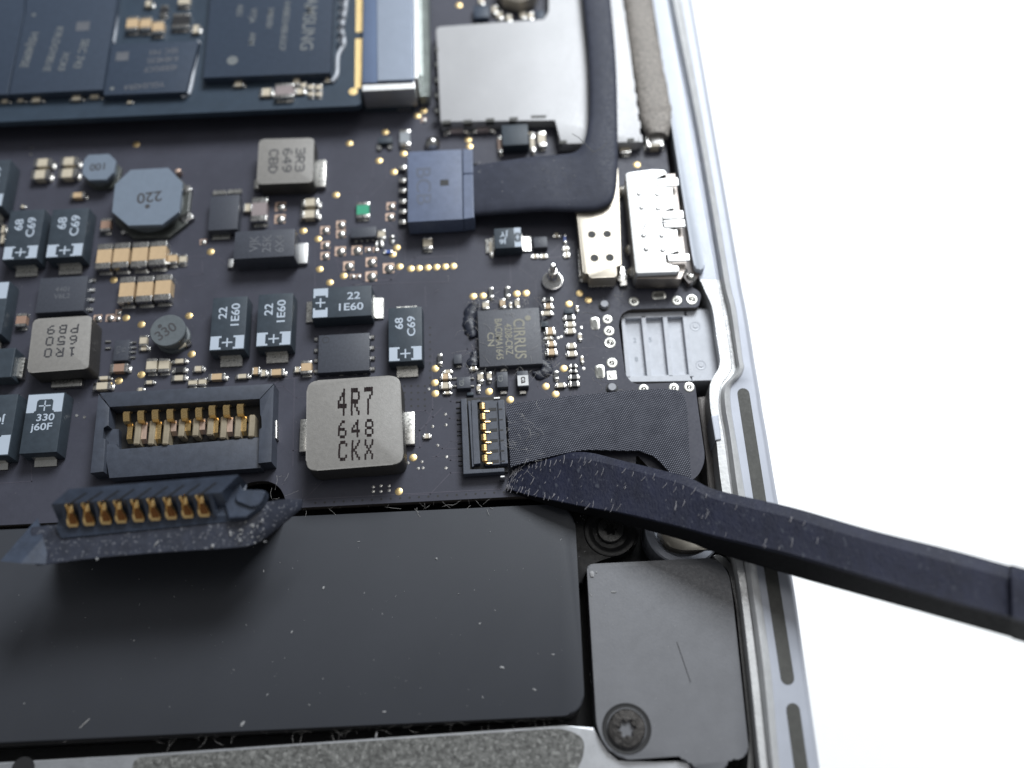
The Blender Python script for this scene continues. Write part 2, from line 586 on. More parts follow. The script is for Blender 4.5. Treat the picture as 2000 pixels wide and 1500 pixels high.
def screw(px_, py_, z, r, parent, material=SCRB, lobes=6):
    c = at(px_, py_, z)
    bm = nb()
    n = 36
    rs = []
    # outer profile then a lobed socket
    prof = [(r, -.3, 0), (r, .12, 0), (r * .93, .22, 0), (r * .55, .25, 0), (r * .42, .25, 1), (r * .38, -.25, 1), (0, -.28, 0)]
    rings = []
    for rr, z_, lob in prof:
        if rr == 0:
            rings.append([bm.verts.new((c.x, c.y, c.z + z_))]); continue
        rg = []
        for k in range(n):
            a = 2 * math.pi * k / n
            q = rr * (1 + .22 * math.cos(a * lobes)) if lob else rr
            rg.append(bm.verts.new((c.x + q * math.cos(a), c.y + q * math.sin(a), c.z + z_)))
        rings.append(rg)
    for A, B in zip(rings, rings[1:]):
        for k in range(n):
            f = []
            for v in (A[k % len(A)], A[(k + 1) % len(A)], B[(k + 1) % len(B)], B[k % len(B)]):
                if v not in f: f.append(v)
            bm.faces.new(f)
    return obj('screw', bm, material, parent, smooth=35)


screw(1192, 1035, zt + .25, 1.25, tab)

# ------------------------------------------------------------------ speaker
spz = -.6
spk = thing('speaker', 'matte black speaker box with corner screw beside silver case edge', 'speaker', at(1300, 1280, -5.9))
bm = nb()
pts = rounded(px([(1146, 1104), (1160, 1101), (1400, 1089), (1424, 1120), (1432, 1175), (1463, 1472), (1440, 1485), (1425, 1478), (1415, 1510), (1360, 1506), (1342, 1476),
                  (1204, 1485), (1166, 1430)], spz), [1.6, 0, 1.8, .8, 0, .5, .8, .6, 1.2, 1, 1, 2.2, 1.2], 6)
prism(bm, pts, -5.5, spz, .2, 3)
sb = obj('speaker_box', bm, SPKR, spk, smooth=40)
bm = nb()
lathe(bm, at(1224, 1423, spz), [(2.12, .004), (2.05, .05), (1.95, .03), (1.72, -.0), (1.70, .012)], 40)
obj('screw_recess', bm, FLOORM, spk, smooth=40)
screw(1224, 1423, spz + .12, 1.62, spk, mat('worn_screw', (.04, .038, .037), .26, .5, bump=.8, bscale=3, var=.6, vscale=1.6))
# hairline scratch
bm = nb()
tube(bm, [at(1322, 1254, spz + .01), at(1336, 1295, spz + .01), at(1349, 1333, spz + .01)], .035, 4)
obj('scratch', bm, FLOORM, spk)
# sloping lip between speaker and case
bm = nb()
prism(bm, rounded(px([(1388, 1083), (1412, 1084), (1436, 1110), (1448, 1190), (1470, 1420), (1478, 1640), (1452, 1640), (1464, 1440), (1437, 1180), (1424, 1115)], -1.2), .5), -5, -1.2, .1)
obj('cable_channel', bm, ALUD, case)

# ------------------------------------------------------------------ logic board
lb_pts = px([(-160, 1034), (460, 1004), (462, 950), (505, 938), (540, 942), (556, 968), (560, 993), (985, 971), (1242, 960), (1242, 886), (1292, 940), (1352, 943),
             (1379, 906), (1364, 800), (1357, 746), (1240, 750), (1222, 737), (1207, 624), (1222, 604), (1364, 600), (1371, 572), (1345, 557), (1318, 420), (1296, 250),
             (1270, 100), (1250, -140), (-160, -140)], 0)
lb_pts = rounded(lb_pts, [0, .3, 1, 1, 1, 1, .2, 0, 0, .4, 1, .9, 1.2, 0, .5, .2, .9, .9, .9, .3, .5, .5, 0, 0, 0, 0, 0], 4)
bm = nb()
prism(bm, lb_pts, -.9, 0, .05, 1, side_mi=1)
board = obj('logic_board', bm, [PCB, PCBEDGE])
tag(board, 'dark brown laptop circuit board crowded with soldered parts', 'circuit board')


# ---- small soldered parts
CACHE = {}


def mlcc(kind, x0, y0, x1, y1, horiz, h=None, body=TAN, parent=None, base=0.0):
    parent = parent or board
    hh = h if h is not None else .55
    c, w, d = rect(x0, y0, x1, y1, base + hh)
    w, d = max(.22, round(w, 1)), max(.22, round(d, 1))
    key = (kind, w, d, horiz, hh, body.name, parent.name)
    org = Vector((c.x, c.y, base))
    if key in CACHE:
        return copy_obj(CACHE[key], org, parent)
    bm = nb()
    e = .24
    bw, bd = (w * (1 - 2 * e * .8), d * .95) if horiz else (w * .95, d * (1 - 2 * e * .8))
    box(bm, Vector((0, 0, .03)), (bw, bd, hh * .95), bev=.03)
    bmesh.ops.translate(bm, verts=bm.verts, vec=org)
    o = obj(kind, bm, body, parent)
    for s in (-1, 1):
        bm = nb()
        if horiz: box(bm, Vector((s * w * (.5 - e / 2), 0, 0)), (w * e, d, hh), bev=min(.09, w * .08, hh * .2), seg=2)
        else: box(bm, Vector((0, s * d * (.5 - e / 2), 0)), (w, d * e, hh), bev=min(.09, d * .08, hh * .2), seg=2)
        # solder fillet at the foot
        f = nb()
        if horiz: box(bm, Vector((s * (w * .5 + .06), 0, 0)), (.22, d * .9, .12), bev=.05)
        else: box(bm, Vector((0, s * (d * .5 + .06), 0)), (w * .9, .22, .12), bev=.05)
        f.free()
        bmesh.ops.translate(bm, verts=bm.verts, vec=org)
        obj('terminal', bm, SOLDER, o, smooth=50)
    CACHE[key] = o
    return o


CAP = 'ceramic_capacitor'
RES = 'chip_resistor'
for r in ((188, 476, 217, 524), (220, 474, 252, 522), (256, 472, 288, 520), (291, 470, 324, 517), (231, 540, 262, 590), (266, 539, 298, 588), (301, 536, 334, 585)):
    mlcc(CAP, *r, False, 1.15, TAN)
for r in ((66, 309, 100, 325), (61, 331, 95, 349), (117, 306, 151, 322), (114, 329, 149, 346)): mlcc(CAP, *r, True, .9, PALE)
for x0, y0, x1, y1, hz, h, b in (
        (137, 375, 166, 386, 1, .6, TAN), (196, 426, 216, 451, 0, .6, BROWN), (327, 494, 346, 515, 0, .6, TAN), (350, 497, 364, 515, 0, .4, PALE),
        (490, 385, 522, 431, 0, 1.0, PINK), (589, 387, 622, 402, 1, .8, PALE), (587, 410, 621, 425, 1, .8, PALE), (475, 397, 492, 413, 1, .5, PALE),
        (826, 462, 844, 486, 0, .5, PALE), (30, 612, 51, 637, 0, .7, BROWN), (272, 655, 287, 675, 0, .5, PALE), (285, 700, 306, 726, 0, .7, PALE),
        (309, 699, 330, 725, 0, .7, PALE), (214, 710, 250, 726, 1, .7, BROWN), (190, 734, 215, 742, 1, .4, PALE), (181, 746, 217, 761, 1, .6, PALE),
        (377, 715, 397, 725, 1, .4, PALE), (367, 741, 385, 753, 0, .4, PALE), (387, 738, 403, 753, 0, .4, PALE), (406, 729, 440, 742, 1, .6, TAN),
        (460, 730, 486, 739, 1, .4, PALE), (336, 701, 364, 709, 1, .35, PALE), (337, 717, 363, 728, 1, .35, RESB), (335, 733, 363, 743, 1, .35, PALE),
        (491, 717, 507, 731, 1, .5, TAN), (509, 722, 520, 735, 1, .35, PALE), (524, 720, 555, 733, 1, .6, TAN), (587, 704, 609, 729, 0, .7, TAN),
        (575, 716, 586, 727, 1, .4, PALE), (861, 730, 878, 740, 1, .5, TAN), (860, 746, 879, 759, 1, .5, PALE), (867, 764, 880, 770, 1, .3, PALE),
        (866, 722, 882, 729, 1, .25, PALE), (942, 588, 955, 603, 0, .6, PALE), (976, 583, 987, 601, 0, .45, TAN), (994, 591, 1000, 601, 0, .3, PALE),
        (1005, 583, 1015, 601, 0, .5, PALE), (1061, 592, 1079, 602, 1, .5, TAN), (1055, 607, 1079, 616, 1, .4, PALE), (1065, 639, 1083, 653, 1, .55, TAN),
        (1065, 656, 1078, 663, 1, .3, PALE), (1069, 666, 1084, 676, 1, .4, TAN), (1067, 681, 1087, 693, 1, .5, TAN), (919, 716, 930, 723, 1, .3, PALE),
        (932, 727, 944, 746, 0, .4, PALE), (951, 726, 960, 743, 0, .5, PALE), (931, 752, 938, 764, 0, .3, PALE), (1124, 597, 1130, 608, 0, .25, PALE),
        (1129, 651, 1136, 664, 0, .25, PALE), (1134, 696, 1140, 708, 0, .25, PALE), (827, 847, 840, 856, 1, .3, PALE), (272, 676, 290, 684, 1, .3, PALE),
        (1015, 258, 1044, 262, 1, .4, PALE), (1050, 256, 1066, 285, 0, .7, PALE), (1036, 262, 1044, 296, 0, .5, PALE), (972, 265, 981, 298, 0, .5, BROWN),
        (870, 246, 913, 259, 1, .5, PINK), (922, 246, 964, 257, 1, .5, PINK), (1210, 280, 1232, 298, 0, .6, PALE), (1262, 262, 1294, 286, 1, 1.0, PALE),
        (955, 466, 963, 499, 0, .25, PALE), (738, 448, 752, 466, 0, .35, PALE), (1081, 455, 1093, 463, 1, .2, PALE), (1039, 496, 1051, 504, 1, .2, PALE),
        (1055, 496, 1068, 504, 1, .2, PALE), (1100, 480, 1110, 490, 1, .2, PALE), (1102, 492, 1111, 503, 1, .2, PALE), (1, 440, 10, 455, 1, .4, PALE),
        (0, 458, 9, 475, 1, .4, PALE), (40, 400, 48, 406, 1, .2, PALE), (283, 743, 300, 750, 1, .3, PALE), (268, 757, 280, 764, 1, .2, PALE)):
    mlcc(CAP, x0, y0, x1, y1, bool(hz), h, b)
for x0, y0, x1, y1, hz, h, b in (
        (696, 394, 721, 425, 0, .5, GREEN), (780, 252, 801, 284, 0, .5, GREYC), (854, 691, 864, 711, 0, .35, RESB), (954, 561, 964, 581, 0, .35, RESB),
        (986, 559, 996, 579, 0, .35, RESB), (1061, 580, 1078, 589, 1, .3, RESB), (1102, 614, 1121, 625, 1, .3, RESB), (1104, 628, 1122, 638, 1, .35, PALE),
        (1105, 641, 1122, 651, 1, .35, PALE), (1108, 670, 1124, 680, 1, .35, PALE), (1108, 685, 1125, 696, 1, .35, PALE), (1114, 711, 1125, 718, 1, .3, RESB),
        (1114, 720, 1125, 728, 1, .3, RESB), (1112, 731, 1130, 741, 1, .35, RESB), (1112, 744, 1130, 755, 1, .35, RESB), (1086, 747, 1104, 757, 1, .35, PALE),
        (1082, 724, 1091, 741, 0, .3, RESB), (751, 488, 765, 495, 1, .2, BLUE), (1100, 458, 1106, 474, 0, .25, BLUE), (735, 470, 746, 482, 1, .2, RESB),
        (760, 461, 770, 472, 0, .2, RESB)):
    mlcc(RES, x0, y0, x1, y1, bool(hz), h, b)

# ---- gold test pads, copper pads with solder
PADS = {}


def pad(x, y, r=.38, name='test_pad', material=GOLDP):
    c = at(x, y, 0)
    key = (name, r)
    if key in PADS: return copy_obj(PADS[key], c, board)
    bm = nb()
    lathe(bm, c, [(r, .0), (r, .012), (r * .92, .03), (0, .035)], 20)
    PADS[key] = obj(name, bm, material, board, smooth=50)
    return PADS[key]


for x, y in ((682, 280), (740, 314), (656, 381), (592, 451), (621, 467), (411, 492), (624, 526), (644, 552), (671, 539), (775, 484), (767, 497), (780, 521), (802, 525), (818, 524),
             (835, 523), (852, 522), (869, 521), (885, 520), (266, 282), (222, 547), (246, 621), (276, 634), (369, 617), (276, 732), (232, 744), (374, 692), (850, 720), (849, 748),
             (850, 769), (924, 579), (943, 578), (1009, 574), (1027, 573), (1132, 573), (1149, 586), (1111, 594), (1101, 720), (1066, 755), (1085, 770), (996, 781), (955, 765),
             (807, 894), (779, 960), (914, 273), (917, 286), (1244, 322), (896, 10), (827, 216), (815, 226), (752, 258), (788, 300), (769, 336)):
    pad(x, y)
for x, y, s in ((548, 404, 1.15), (547, 428, 1.15), (666, 439, 1.0), (666, 457, 1.0), (635, 450, 1.0), (636, 479, .95), (635, 500, .95), (665, 491, 1.15), (697, 489, 1.1), (719, 488, .6),
                (734, 488, .6), (681, 520, 1.15), (725, 512, 1.15), (759, 524, 1.2), (725, 540, 1.2), (689, 540, .55), (701, 540, .55), (764, 403, .95), (762, 424, .95), (191, 622, .85),
                (215, 621, .85), (230, 622, .6), (232, 610, .6), (397, 473, .7), (740, 462, .5), (828, 235, .6), (873, 262, .5), (736, 487, .5)):
    bm = nb()
    box(bm, at(x, y, 0), (s, s, .05), bev=.03)
    cp = obj('copper_pad', bm, COPPER, board)
    bm = nb()
    lathe(bm, at(x, y, .05) + Vector((.06 * s, -.05 * s, 0)), [(s * .46, 0), (s * .38, .12 * s), (s * .2, .2 * s), (0, .22 * s)], 14)
    obj('solder_dome', bm, SOLDER, cp, smooth=60)
# tiny bright vias and dark tented vias
bm = nb()
for x, y in ((870, 809), (871, 830), (845, 833), (855, 870), (872, 892), (871, 914), (817, 915), (826, 914), (729, 951), (744, 949), (760, 949), (729, 960), (744, 960), (760, 958), (797, 904),
             (824, 902), (60, 301), (62, 288), (838, 760), (1044, 612), (1090, 660), (1096, 658), (1135, 640), (1140, 720), (150, 812), (165, 815), (130, 800)):
    lathe(bm, at(x, y, 0), [(.17, 0), (.15, .03), (0, .04)], 8)
obj('solder_dots', bm, SOLDER, board, kind='stuff')
bm = nb()
dots = [(616 + 18.4 * k, 982.5 - 1.06 * k) for k in range(21)]
dots += [(790 + 13.3 * i, 754 + 13 * j) for i in range(4) for j in range(4)]
dots += [(745 + 2 * 0, 900)] if False else []
dots += [(840 + 10 * i, 640 + 14 * j) for i in range(1) for j in range(9)]
for x, y in dots: disc(bm, at(x, y, .002), .11, .006, 8)
obj('via_dots', bm, FLOORM, board, kind='stuff')
# traces under the mask
bm = nb()


def strip(bm, pts, w, z, h=.012):
    for a, b in zip(pts, pts[1:]):
        t = b - a
        if t.length < 1e-4: continue
        box(bm, (a + b) / 2 + Vector((0, 0, 0)), (t.length + w, w, h), rot=math.atan2(t.y, t.x))
    return bm


for poly in (((245, 297), (470, 293), (470, 300)), ((728, 318), (728, 350), (698, 378), (698, 392)), ((755, 318), (755, 352), (722, 384)), ((395, 510), (395, 535), (366, 537)),
             ((615, 470), (615, 560)), ((656, 505), (665, 540), (690, 556), (880, 550)), ((748, 424), (790, 470), (792, 520)), ((892, 470), (892, 520)), ((925, 565), (1000, 560)),
             ((996, 500), (998, 572)), ((844, 690), (845, 800), (832, 830), (832, 850)), ((787, 875), (820, 874), (832, 860)), ((872, 808), (878, 817), (900, 817)), ((858, 870), (864, 876), (897, 876)),
             ((874, 893), (880, 899), (900, 899)), ((871, 770), (880, 784), (900, 784)), ((1050, 735), (1050, 755), (1080, 778)), ((1062, 735), (1062, 748)), ((1074, 752), (1090, 735)),
             ((1128, 575), (1122, 595)), ((1132, 680), (1160, 679)), ((1123, 760), (1123, 775)), ((990, 768), (1010, 790)), ((600, 975), (980, 955)), ((575, 740), (572, 910)), ((570, 880), (600, 878)),
             ((20, 880), (60, 878), (62, 940), (0, 944)), ((520, 640), (540, 642), (545, 700)), ((380, 560), (398, 556)), ((100, 290), (180, 286), (190, 300)), ((830, 560), (832, 600))):
    strip(bm, px(poly, 0), .10, 0)
obj('trace_lines', bm, mat('trace_mask', (.070, .068, .088), .42, spec=.25), board, kind='stuff')

# faint extra routing, a seeded random walk on the board grid
rr = random.Random(3)
bm = nb()
for k in range(46):
    x, y = rr.uniform(380, 1180), rr.uniform(270, 960)
    p = at(x, y, 0)
    pts = [p]
    d = rr.choice((0, math.pi / 2, math.pi, -math.pi / 2))
    for j in range(rr.randint(2, 4)):
        p = p + Vector((math.cos(d), math.sin(d), 0)) * rr.uniform(.6, 4.5)
        pts.append(p)
        d += rr.choice((-math.pi / 4, math.pi / 4))
    if all(-52 < q.x < 13 and -13.5 < q.y < 30 for q in pts): strip(bm, pts, rr.choice((.07, .1, .14)), 0, .01)
obj('fine_traces', bm, bpy.data.materials['trace_mask'], board, kind='stuff')
bm = nb()
for k in range(30):
    p = at(rr.uniform(1110, 1370), rr.choice((rr.uniform(562, 602), rr.uniform(604, 745), rr.uniform(745, 768))), .0)
    a = rr.uniform(0, 6.28)
    pts = [p]
    for j in range(rr.randint(5, 12)):
        a += rr.uniform(-.7, .7)
        p = p + Vector((math.cos(a), math.sin(a), 0)) * .22
        pts.append(p)
    q = [board_px(v) for v in pts]
    if any(1203 < u < 1420 and 602 < w < 752 for u, w in q): continue
    if any(u > 1355 for u, w in q): continue
    tube(bm, pts, rr.choice((.016, .022, .03)), 3)
obj('flux_residue', bm, mat('flux', (.17, .165, .16), .6), board, kind='stuff')

# plated rings by the power port
for x, y, r in ((1186, 624, .52), (1189, 647, .56), (1191, 670, .58), (1195, 709, .56), (1238, 589, .54), (1322, 587, .54), (1351, 585, .58), (1257, 760, .52), (1316, 758, .52), (1346, 756, .54)):
    bm = nb()
    lathe(bm, at(x, y, 0), [(r, 0), (r, .03), (r * .93, .06), (r * .66, .06), (r * .60, .02), (0, .02)], 24)
    rg = obj('plated_hole', bm, mat('tin_ring', (.60, .60, .56), .35, .9) if 'tin_ring' not in bpy.data.materials else bpy.data.materials['tin_ring'], board, smooth=50)
    bm = nb()
    lathe(bm, at(x, y, .02), [(r * .5, 0), (r * .34, .06), (r * .2, .02), (0, .10)], 16)
    obj('solder_plug', bm, SOLDER, rg, smooth=60)
TR = bpy.data.materials['tin_ring']
for x, y, w, d in ((1162, 632, .95, 1.45), (1172, 726, .95, 1.5), (1287, 577, 1.5, .95)):
    c = at(x, y, 0)
    bm = nb()
    for (ww, dd, h) in ((w, d, .05),):
        r = min(ww, dd) / 2
        prism(bm, rounded([c + Vector((sx * ww / 2, sy * dd / 2, 0)) for sx, sy in ((-1, -1), (1, -1), (1, 1), (-1, 1))], r, 6), 0, h, .03)
    sl = obj('plated_slot', bm, TR, board, smooth=50)
    bm = nb()
    prism(bm, rounded([c + Vector((sx * (w / 2 - .24), sy * (d / 2 - .24), 0)) for sx, sy in ((-1, -1), (1, -1), (1, 1), (-1, 1))], .22, 6), .02, .056)
    obj('slot_solder', bm, bpy.data.materials.get('slot_tin') or mat('slot_tin', (.10, .10, .09), .5, .5), sl)
bm = nb()
box(bm, at(1195, 733, 0), (.95, .95, .05), bev=.02)
sq = obj('plated_pad', bm, TR, board)
bm = nb()
lathe(bm, at(1195, 733, .05), [(.33, 0), (.28, .03), (.2, .01), (0, .09)], 16)
obj('solder_plug', bm, SOLDER, sq, smooth=60)
for x, y in ((1180, 597), (1195, 759)):
    bm = nb()
    lathe(bm, at(x, y, 0), [(.62, .004), (.60, .012), (.46, .012)], 24)
    pg = obj('peg_hole', bm, FLOORM, board)
    bm = nb()
    lathe(bm, at(x, y, 0), [(.46, 0), (.44, .35), (.36, .45), (0, .45)], 20)
    obj('peg', bm, GREYPEG, pg, smooth=40)


# ---- tantalum capacitors
def tantalum(TL, TR_, BL, BR, h, turn, lines, terms=(1, 1), tw=.62):
    """turn: quarter turns of the print; body long axis runs along the print for turn 0"""
    c, w, l = quad(TL, TR_, BL, BR, h)
    rot = turn * math.pi / 2
    L, Wd = (l, w) if turn % 2 else (w, l)
    M = Matrix.Translation((c.x, c.y, 0)) @ Matrix.Rotation(rot, 4, 'Z')
    bm = nb()
    box(bm, Vector((0, 0, .12)), (L * 1.02, Wd * 1.02, h - .12), bev=.09, seg=2, taper=.02)
    bmesh.ops.transform(bm, matrix=M, verts=bm.verts)
    o = obj('tantalum_capacitor', bm, BLACK, board, 'black capacitor printed ' + ' '.join(lines), smooth=35)
    for s, on in ((-1, terms[0]), (1, terms[1])):
        if not on: continue
        bm = nb()
        q = L / 2
        prof = [(q - .05, h * .45), (q + .10, h * .45), (q + .16, .28), (q + .95, .20), (q + .95, 0), (q - .05, 0)]
        loft(bm, [[Vector((s * a, -Wd * tw / 2, b)) for a, b in prof], [Vector((s * a, Wd * tw / 2, b)) for a, b in prof]])
        bmesh.ops.transform(bm, matrix=M, verts=bm.verts)
        obj('terminal', bm, SILVER, o)
    z = h + .012
    bm = nb()

    def rc(u0, u1, v0, v1, zz=0.0):
        bm.faces.new([bm.verts.new(M @ Vector((u * L, v * Wd, z + zz))) for u, v in ((u0, v0), (u1, v0), (u1, v1), (u0, v1))])
    for s in (-1, 1):
        a, b = sorted((s * .235, s * .475))
        rc(-.48, -.235, a, b)
        a, b = sorted((s * .17, s * .235))
        rc(-.48, -.445, a, b)
        rc(-.27, -.235, a, b)
    rc(-.44, -.275, -.022, .022)
    rc(-.3575 - .022 * Wd / L, -.3575 + .022 * Wd / L, -.15, .15, .001)
    obj('polarity_mark', bm, WHITE, o)
    n = len(lines)
    fs = Wd * .33
    for i, t in enumerate(lines):
        v = .17 - .36 * i
        p = M @ Vector(((.20 if i == 0 else .14) * L, v * Wd, z))
        text(t, p, fs, WHITE, o, rot, 1.2)
    return o


tantalum((19, 411), (88, 409), (5, 509), (72, 505), 2.0, 1, ['68', 'C69'])
tantalum((100, 410), (174, 405), (91, 505), (161, 500), 2.0, 1, ['68', 'C69'])
tantalum((418, 582), (484, 578), (406, 685), (477, 683), 2.0, 1, ['22', '1E60'])
tantalum((507, 575), (572, 572), (497, 678), (569, 675), 2.0, 1, ['22', '1E60'])
tantalum((611, 562), (725, 558), (608, 622), (726, 616), 2.0, 0, ['22', '1E60'], tw=.68)
tantalum((760, 601), (825, 599), (757, 707), (824, 705), 1.8, 1, ['68', 'C69'])
tantalum((-55, 315), (21, 312), (-72, 408), (4, 402), 2.2, 1, ['68', 'C69'])
tantalum((965, 447), (1017, 443), (966, 486), (1020, 482), 1.6, 2, ['J6', 'JY'], tw=.7)


def band_cap(TL, TR_, BL, BR, h, lines, flip=False):
    c, w, l = quad(TL, TR_, BL, BR, h)
    M = Matrix.Translation((c.x, c.y, 0)) @ Matrix.Rotation(math.pi if flip else 0, 4, 'Z')
    bm = nb()
    box(bm, Vector((0, 0, .12)), (w * 1.02, l * 1.02, h - .12), bev=.09, seg=2, taper=.02)
    bmesh.ops.transform(bm, matrix=M, verts=bm.verts)
    o = obj('tantalum_capacitor', bm, BLACK, board, 'black capacitor with white end band printed ' + ' '.join(lines), smooth=35)
    for s in (-1, 1):
        bm = nb()
        q = l / 2
        prof = [(q - .05, h * .45), (q + .08, h * .45), (q + .14, .3), (q + .75, .2), (q + .75, 0), (q - .05, 0)]
        loft(bm, [[Vector((-w * .3, s * a, b)) for a, b in prof], [Vector((w * .3, s * a, b)) for a, b in prof]])
        bmesh.ops.transform(bm, matrix=M, verts=bm.verts)
        obj('terminal', bm, SILVER, o)
    z = h + .012
    bm = nb()

    def poly(pts):
        bm.faces.new([bm.verts.new(M @ Vector((u * w, v * l, z))) for u, v in pts])
    poly(((-.48, .17), (-.27, .17), (-.27, .19), (-.22, .205), (-.22, .36), (-.17, .39), (-.17, .48), (-.48, .48)))
    poly(((.48, .17), (.48, .48), (.17, .48), (.17, .39), (.22, .36), (.22, .205), (.27, .19), (.27, .17)))
    poly(((-.17, .39), (.17, .39), (.17, .48), (-.17, .48)))
    poly(((-.16, .272), (.16, .272), (.16, .292), (-.16, .292)))
    poly(((-.018, .195), (.018, .195), (.018, .37), (-.018, .37)))
    obj('polarity_mark', bm, WHITE, o)
    for i, t in enumerate(lines):
        p = M @ Vector((.06 * w - .06 * w * i, (.08 - .155 * i) * l, z))
        text(t, p, w * .28, WHITE, o, math.pi if flip else 0, 1.2)
    return o


band_cap((54, 771), (127, 764), (38, 887), (111, 882), 2.0, ['330', 'j60F'])
band_cap((-52, 776), (35, 767), (-70, 895), (18, 889), 2.0, ['330', 'j60F'], True)
band_cap((-60, 553), (20, 549), (-76, 658), (2, 651), 2.0, ['330', 'j60F'])
# plain black block under it
bm = nb()
c, w, d = rect(-40, 681, 26, 738, 1.8)
box(bm, Vector((c.x, c.y, 0)), (w, d, 1.8), bev=.1, seg=2)
pb = obj('power_diode', bm, BLACK, board)
bm = nb()
c, w, d = rect(31, 700, 42, 736, .9)
box(bm, Vector((c.x, c.y, 0)), (w, d, .9), bev=.1)
obj('terminal', bm, SILVER, pb)


# ---- chips
def chip(x0, y0, x1, y1, h, name='chip', material=CHIP, parent=None, base=0.0, bev=.06, label=None, taper=.01):
    c, w, d = rect(x0, y0, x1, y1, base + h)
    bm = nb()
    box(bm, Vector((c.x, c.y, base)), (w, d, h), bev=bev, seg=2, taper=taper)
    return obj(name, bm, material, parent or board, label, smooth=35)


def leads(owner, pts, z, size, material=SOLDER, name='lead'):
    for x, y in pts:
        bm = nb()
        box(bm, at(x, y, 0), size, bev=min(size) * .3)
        obj(name, bm, material, owner)


ci = chip(934, 603, 1057, 714, .85, label='square grey audio chip printed CIRRUS', bev=.04, material=mat('matte_epoxy', (.062, .066, .080), .5, bump=.5, bscale=12, var=.25, vscale=7, speck=.33, speck_col=(.10, .105, .12), sscale=7))
cz = .875
INK = mat('print_khaki', (.23, .22, .175), .6)
text('CIRRUS', at(1014, 661, cz), 1.6, INK, ci, -math.pi / 2, .84)
text('4208-CRZ', at(993, 662, cz), 1.0, INK, ci, -math.pi / 2, .80)
text('BAC0MA1645', at(974, 662, cz), 1.0, INK, ci, -math.pi / 2, .78)
text('CN', at(958, 663, cz), .95, INK, ci, -math.pi / 2, 1.15)
bm = nb()
disc(bm, at(1031, 621, cz - .01), .3, .012, 16)
obj('pin_mark', bm, INK, ci)

so = chip(621, 652, 722, 726, .95, label='plain black power chip above the 4R7 inductor', bev=.05)
leads(so, [(727, 660), (727, 681), (728, 701), (728, 722)], 0, (.55, .45, .25))
leads(so, [(618, 664), (618, 686), (618, 706), (618, 727)], 0, (.45, .4, .25))
leads(so, [(640, 733), (667, 732), (694, 730), (714, 729)], 0, (.5, .3, .2))
bm = nb()
lathe(bm, at(636, 664, .953), [(.36, 0), (.36, .006), (.30, .006), (.30, 0)], 20)
obj('pin_mark', bm, mat('dimple', (.016, .017, .019), .6), so)
s8 = chip(73, 541, 168, 609, 1.2, label='black eight lead chip above the 1R0 inductor')
leads(s8, [(179, 549), (177, 568), (176, 587), (173, 606)], 0, (1.0, .42, .22))
text('4401\nV6L2', at(122, 572, 1.22), .8, FAINT, s8, 0)
s4 = chip(684, 443, 735, 463, .8)
leads(s4, [(696, 472), (707, 471), (718, 470), (729, 469)], 0, (.3, .3, .2), SILVER)
s5 = chip(222, 664, 252, 704, .8)
text('V12\nF5', at(237, 683, .82), .55, FAINT, s5, math.pi / 2)
leads(s5, [(212, 668), (212, 681), (262, 670), (262, 680), (261, 689), (260, 699)], 0, (.6, .25, .2))
s6 = chip(892, 736, 919, 758, .8)
text('GL', at(902, 747, .82), .62, PALEINK, s6, math.pi / 2)
leads(s6, [(888, 740), (888, 755), (922, 740), (922, 755)], 0, (.5, .22, .2))
s7 = chip(970, 726, 992, 756, .9)
text('C3', at(978, 739, .92), .6, PALEINK, s7, math.pi / 2)
leads(s7, [(984, 768), (984, 724)], 0, (.7, .4, .22), SILVER)
s8b = chip(1010, 724, 1032, 755, .9)
bm = nb()
c, w, d = rect(1011, 733, 1032, 753, .9)
box(bm, Vector((c.x, c.y, .9)), (w, d, .02))
lbm = obj('print_label', bm, mat('label_white', (.55, .56, .57), .5), s8b)
text('ca', at(1023, 742, .93), .85, DARKINK, s8b, -math.pi / 2)
leads(s8b, [(1021, 768)], 0, (.7, .4, .22), SILVER)
s9 = chip(886, 692, 902, 710, .6)
leads(s9, [(897, 717)], 0, (.5, .25, .2), SILVER)
s10 = chip(1042, 462, 1069, 483, .7)
text('62', at(1056, 472, .72), .5, FAINT, s10, 0)
for r in ((1102, 603, 1119, 612, .5), (1056, 627, 1071, 638, .5), (980, 243, 1032, 283, 1.5), (738, 268, 766, 279, .6), (912, 766, 925, 772, .4)):
    chip(*r[:4], r[4], name='diode', material=BLACK)
leads(board, [(741, 290), (762, 288)], 0, (.55, .8, .3), name='solder_lead')

# black rectangular diodes
d1 = chip(408, 381, 466, 449, 1.2, name='power_diode', material=CHIP, bev=.08)
for r in ((415, 371, 441, 380), (444, 369, 472, 378), (414, 456, 450, 466)):
    c, w, d = rect(*r, .3)
    bm = nb(); box(bm, Vector((c.x, c.y, 0)), (w, d, .3), bev=.08)
    obj('terminal', bm, SILVER, d1)
d2 = chip(455, 448, 577, 504, 2.3, name='power_diode', material=CHIP, bev=.16, taper=.03, label='large black diode block with white metal tab')
for i, t in enumerate(('VJK', '25K', '6X4')):
    text(t, at(497 + 25 * i, 476, 2.32), 1.25, FAINT, d2, math.pi / 2)
for r, h in (((581, 474, 601, 514), .5), ((445, 505, 456, 522), .4)):
    c, w, d = rect(*r, h)
    bm = nb(); box(bm, Vector((c.x, c.y, 0)), (w, d, h), bev=.14, seg=2)
    obj('terminal', bm, BRIGHT, d2, smooth=40)


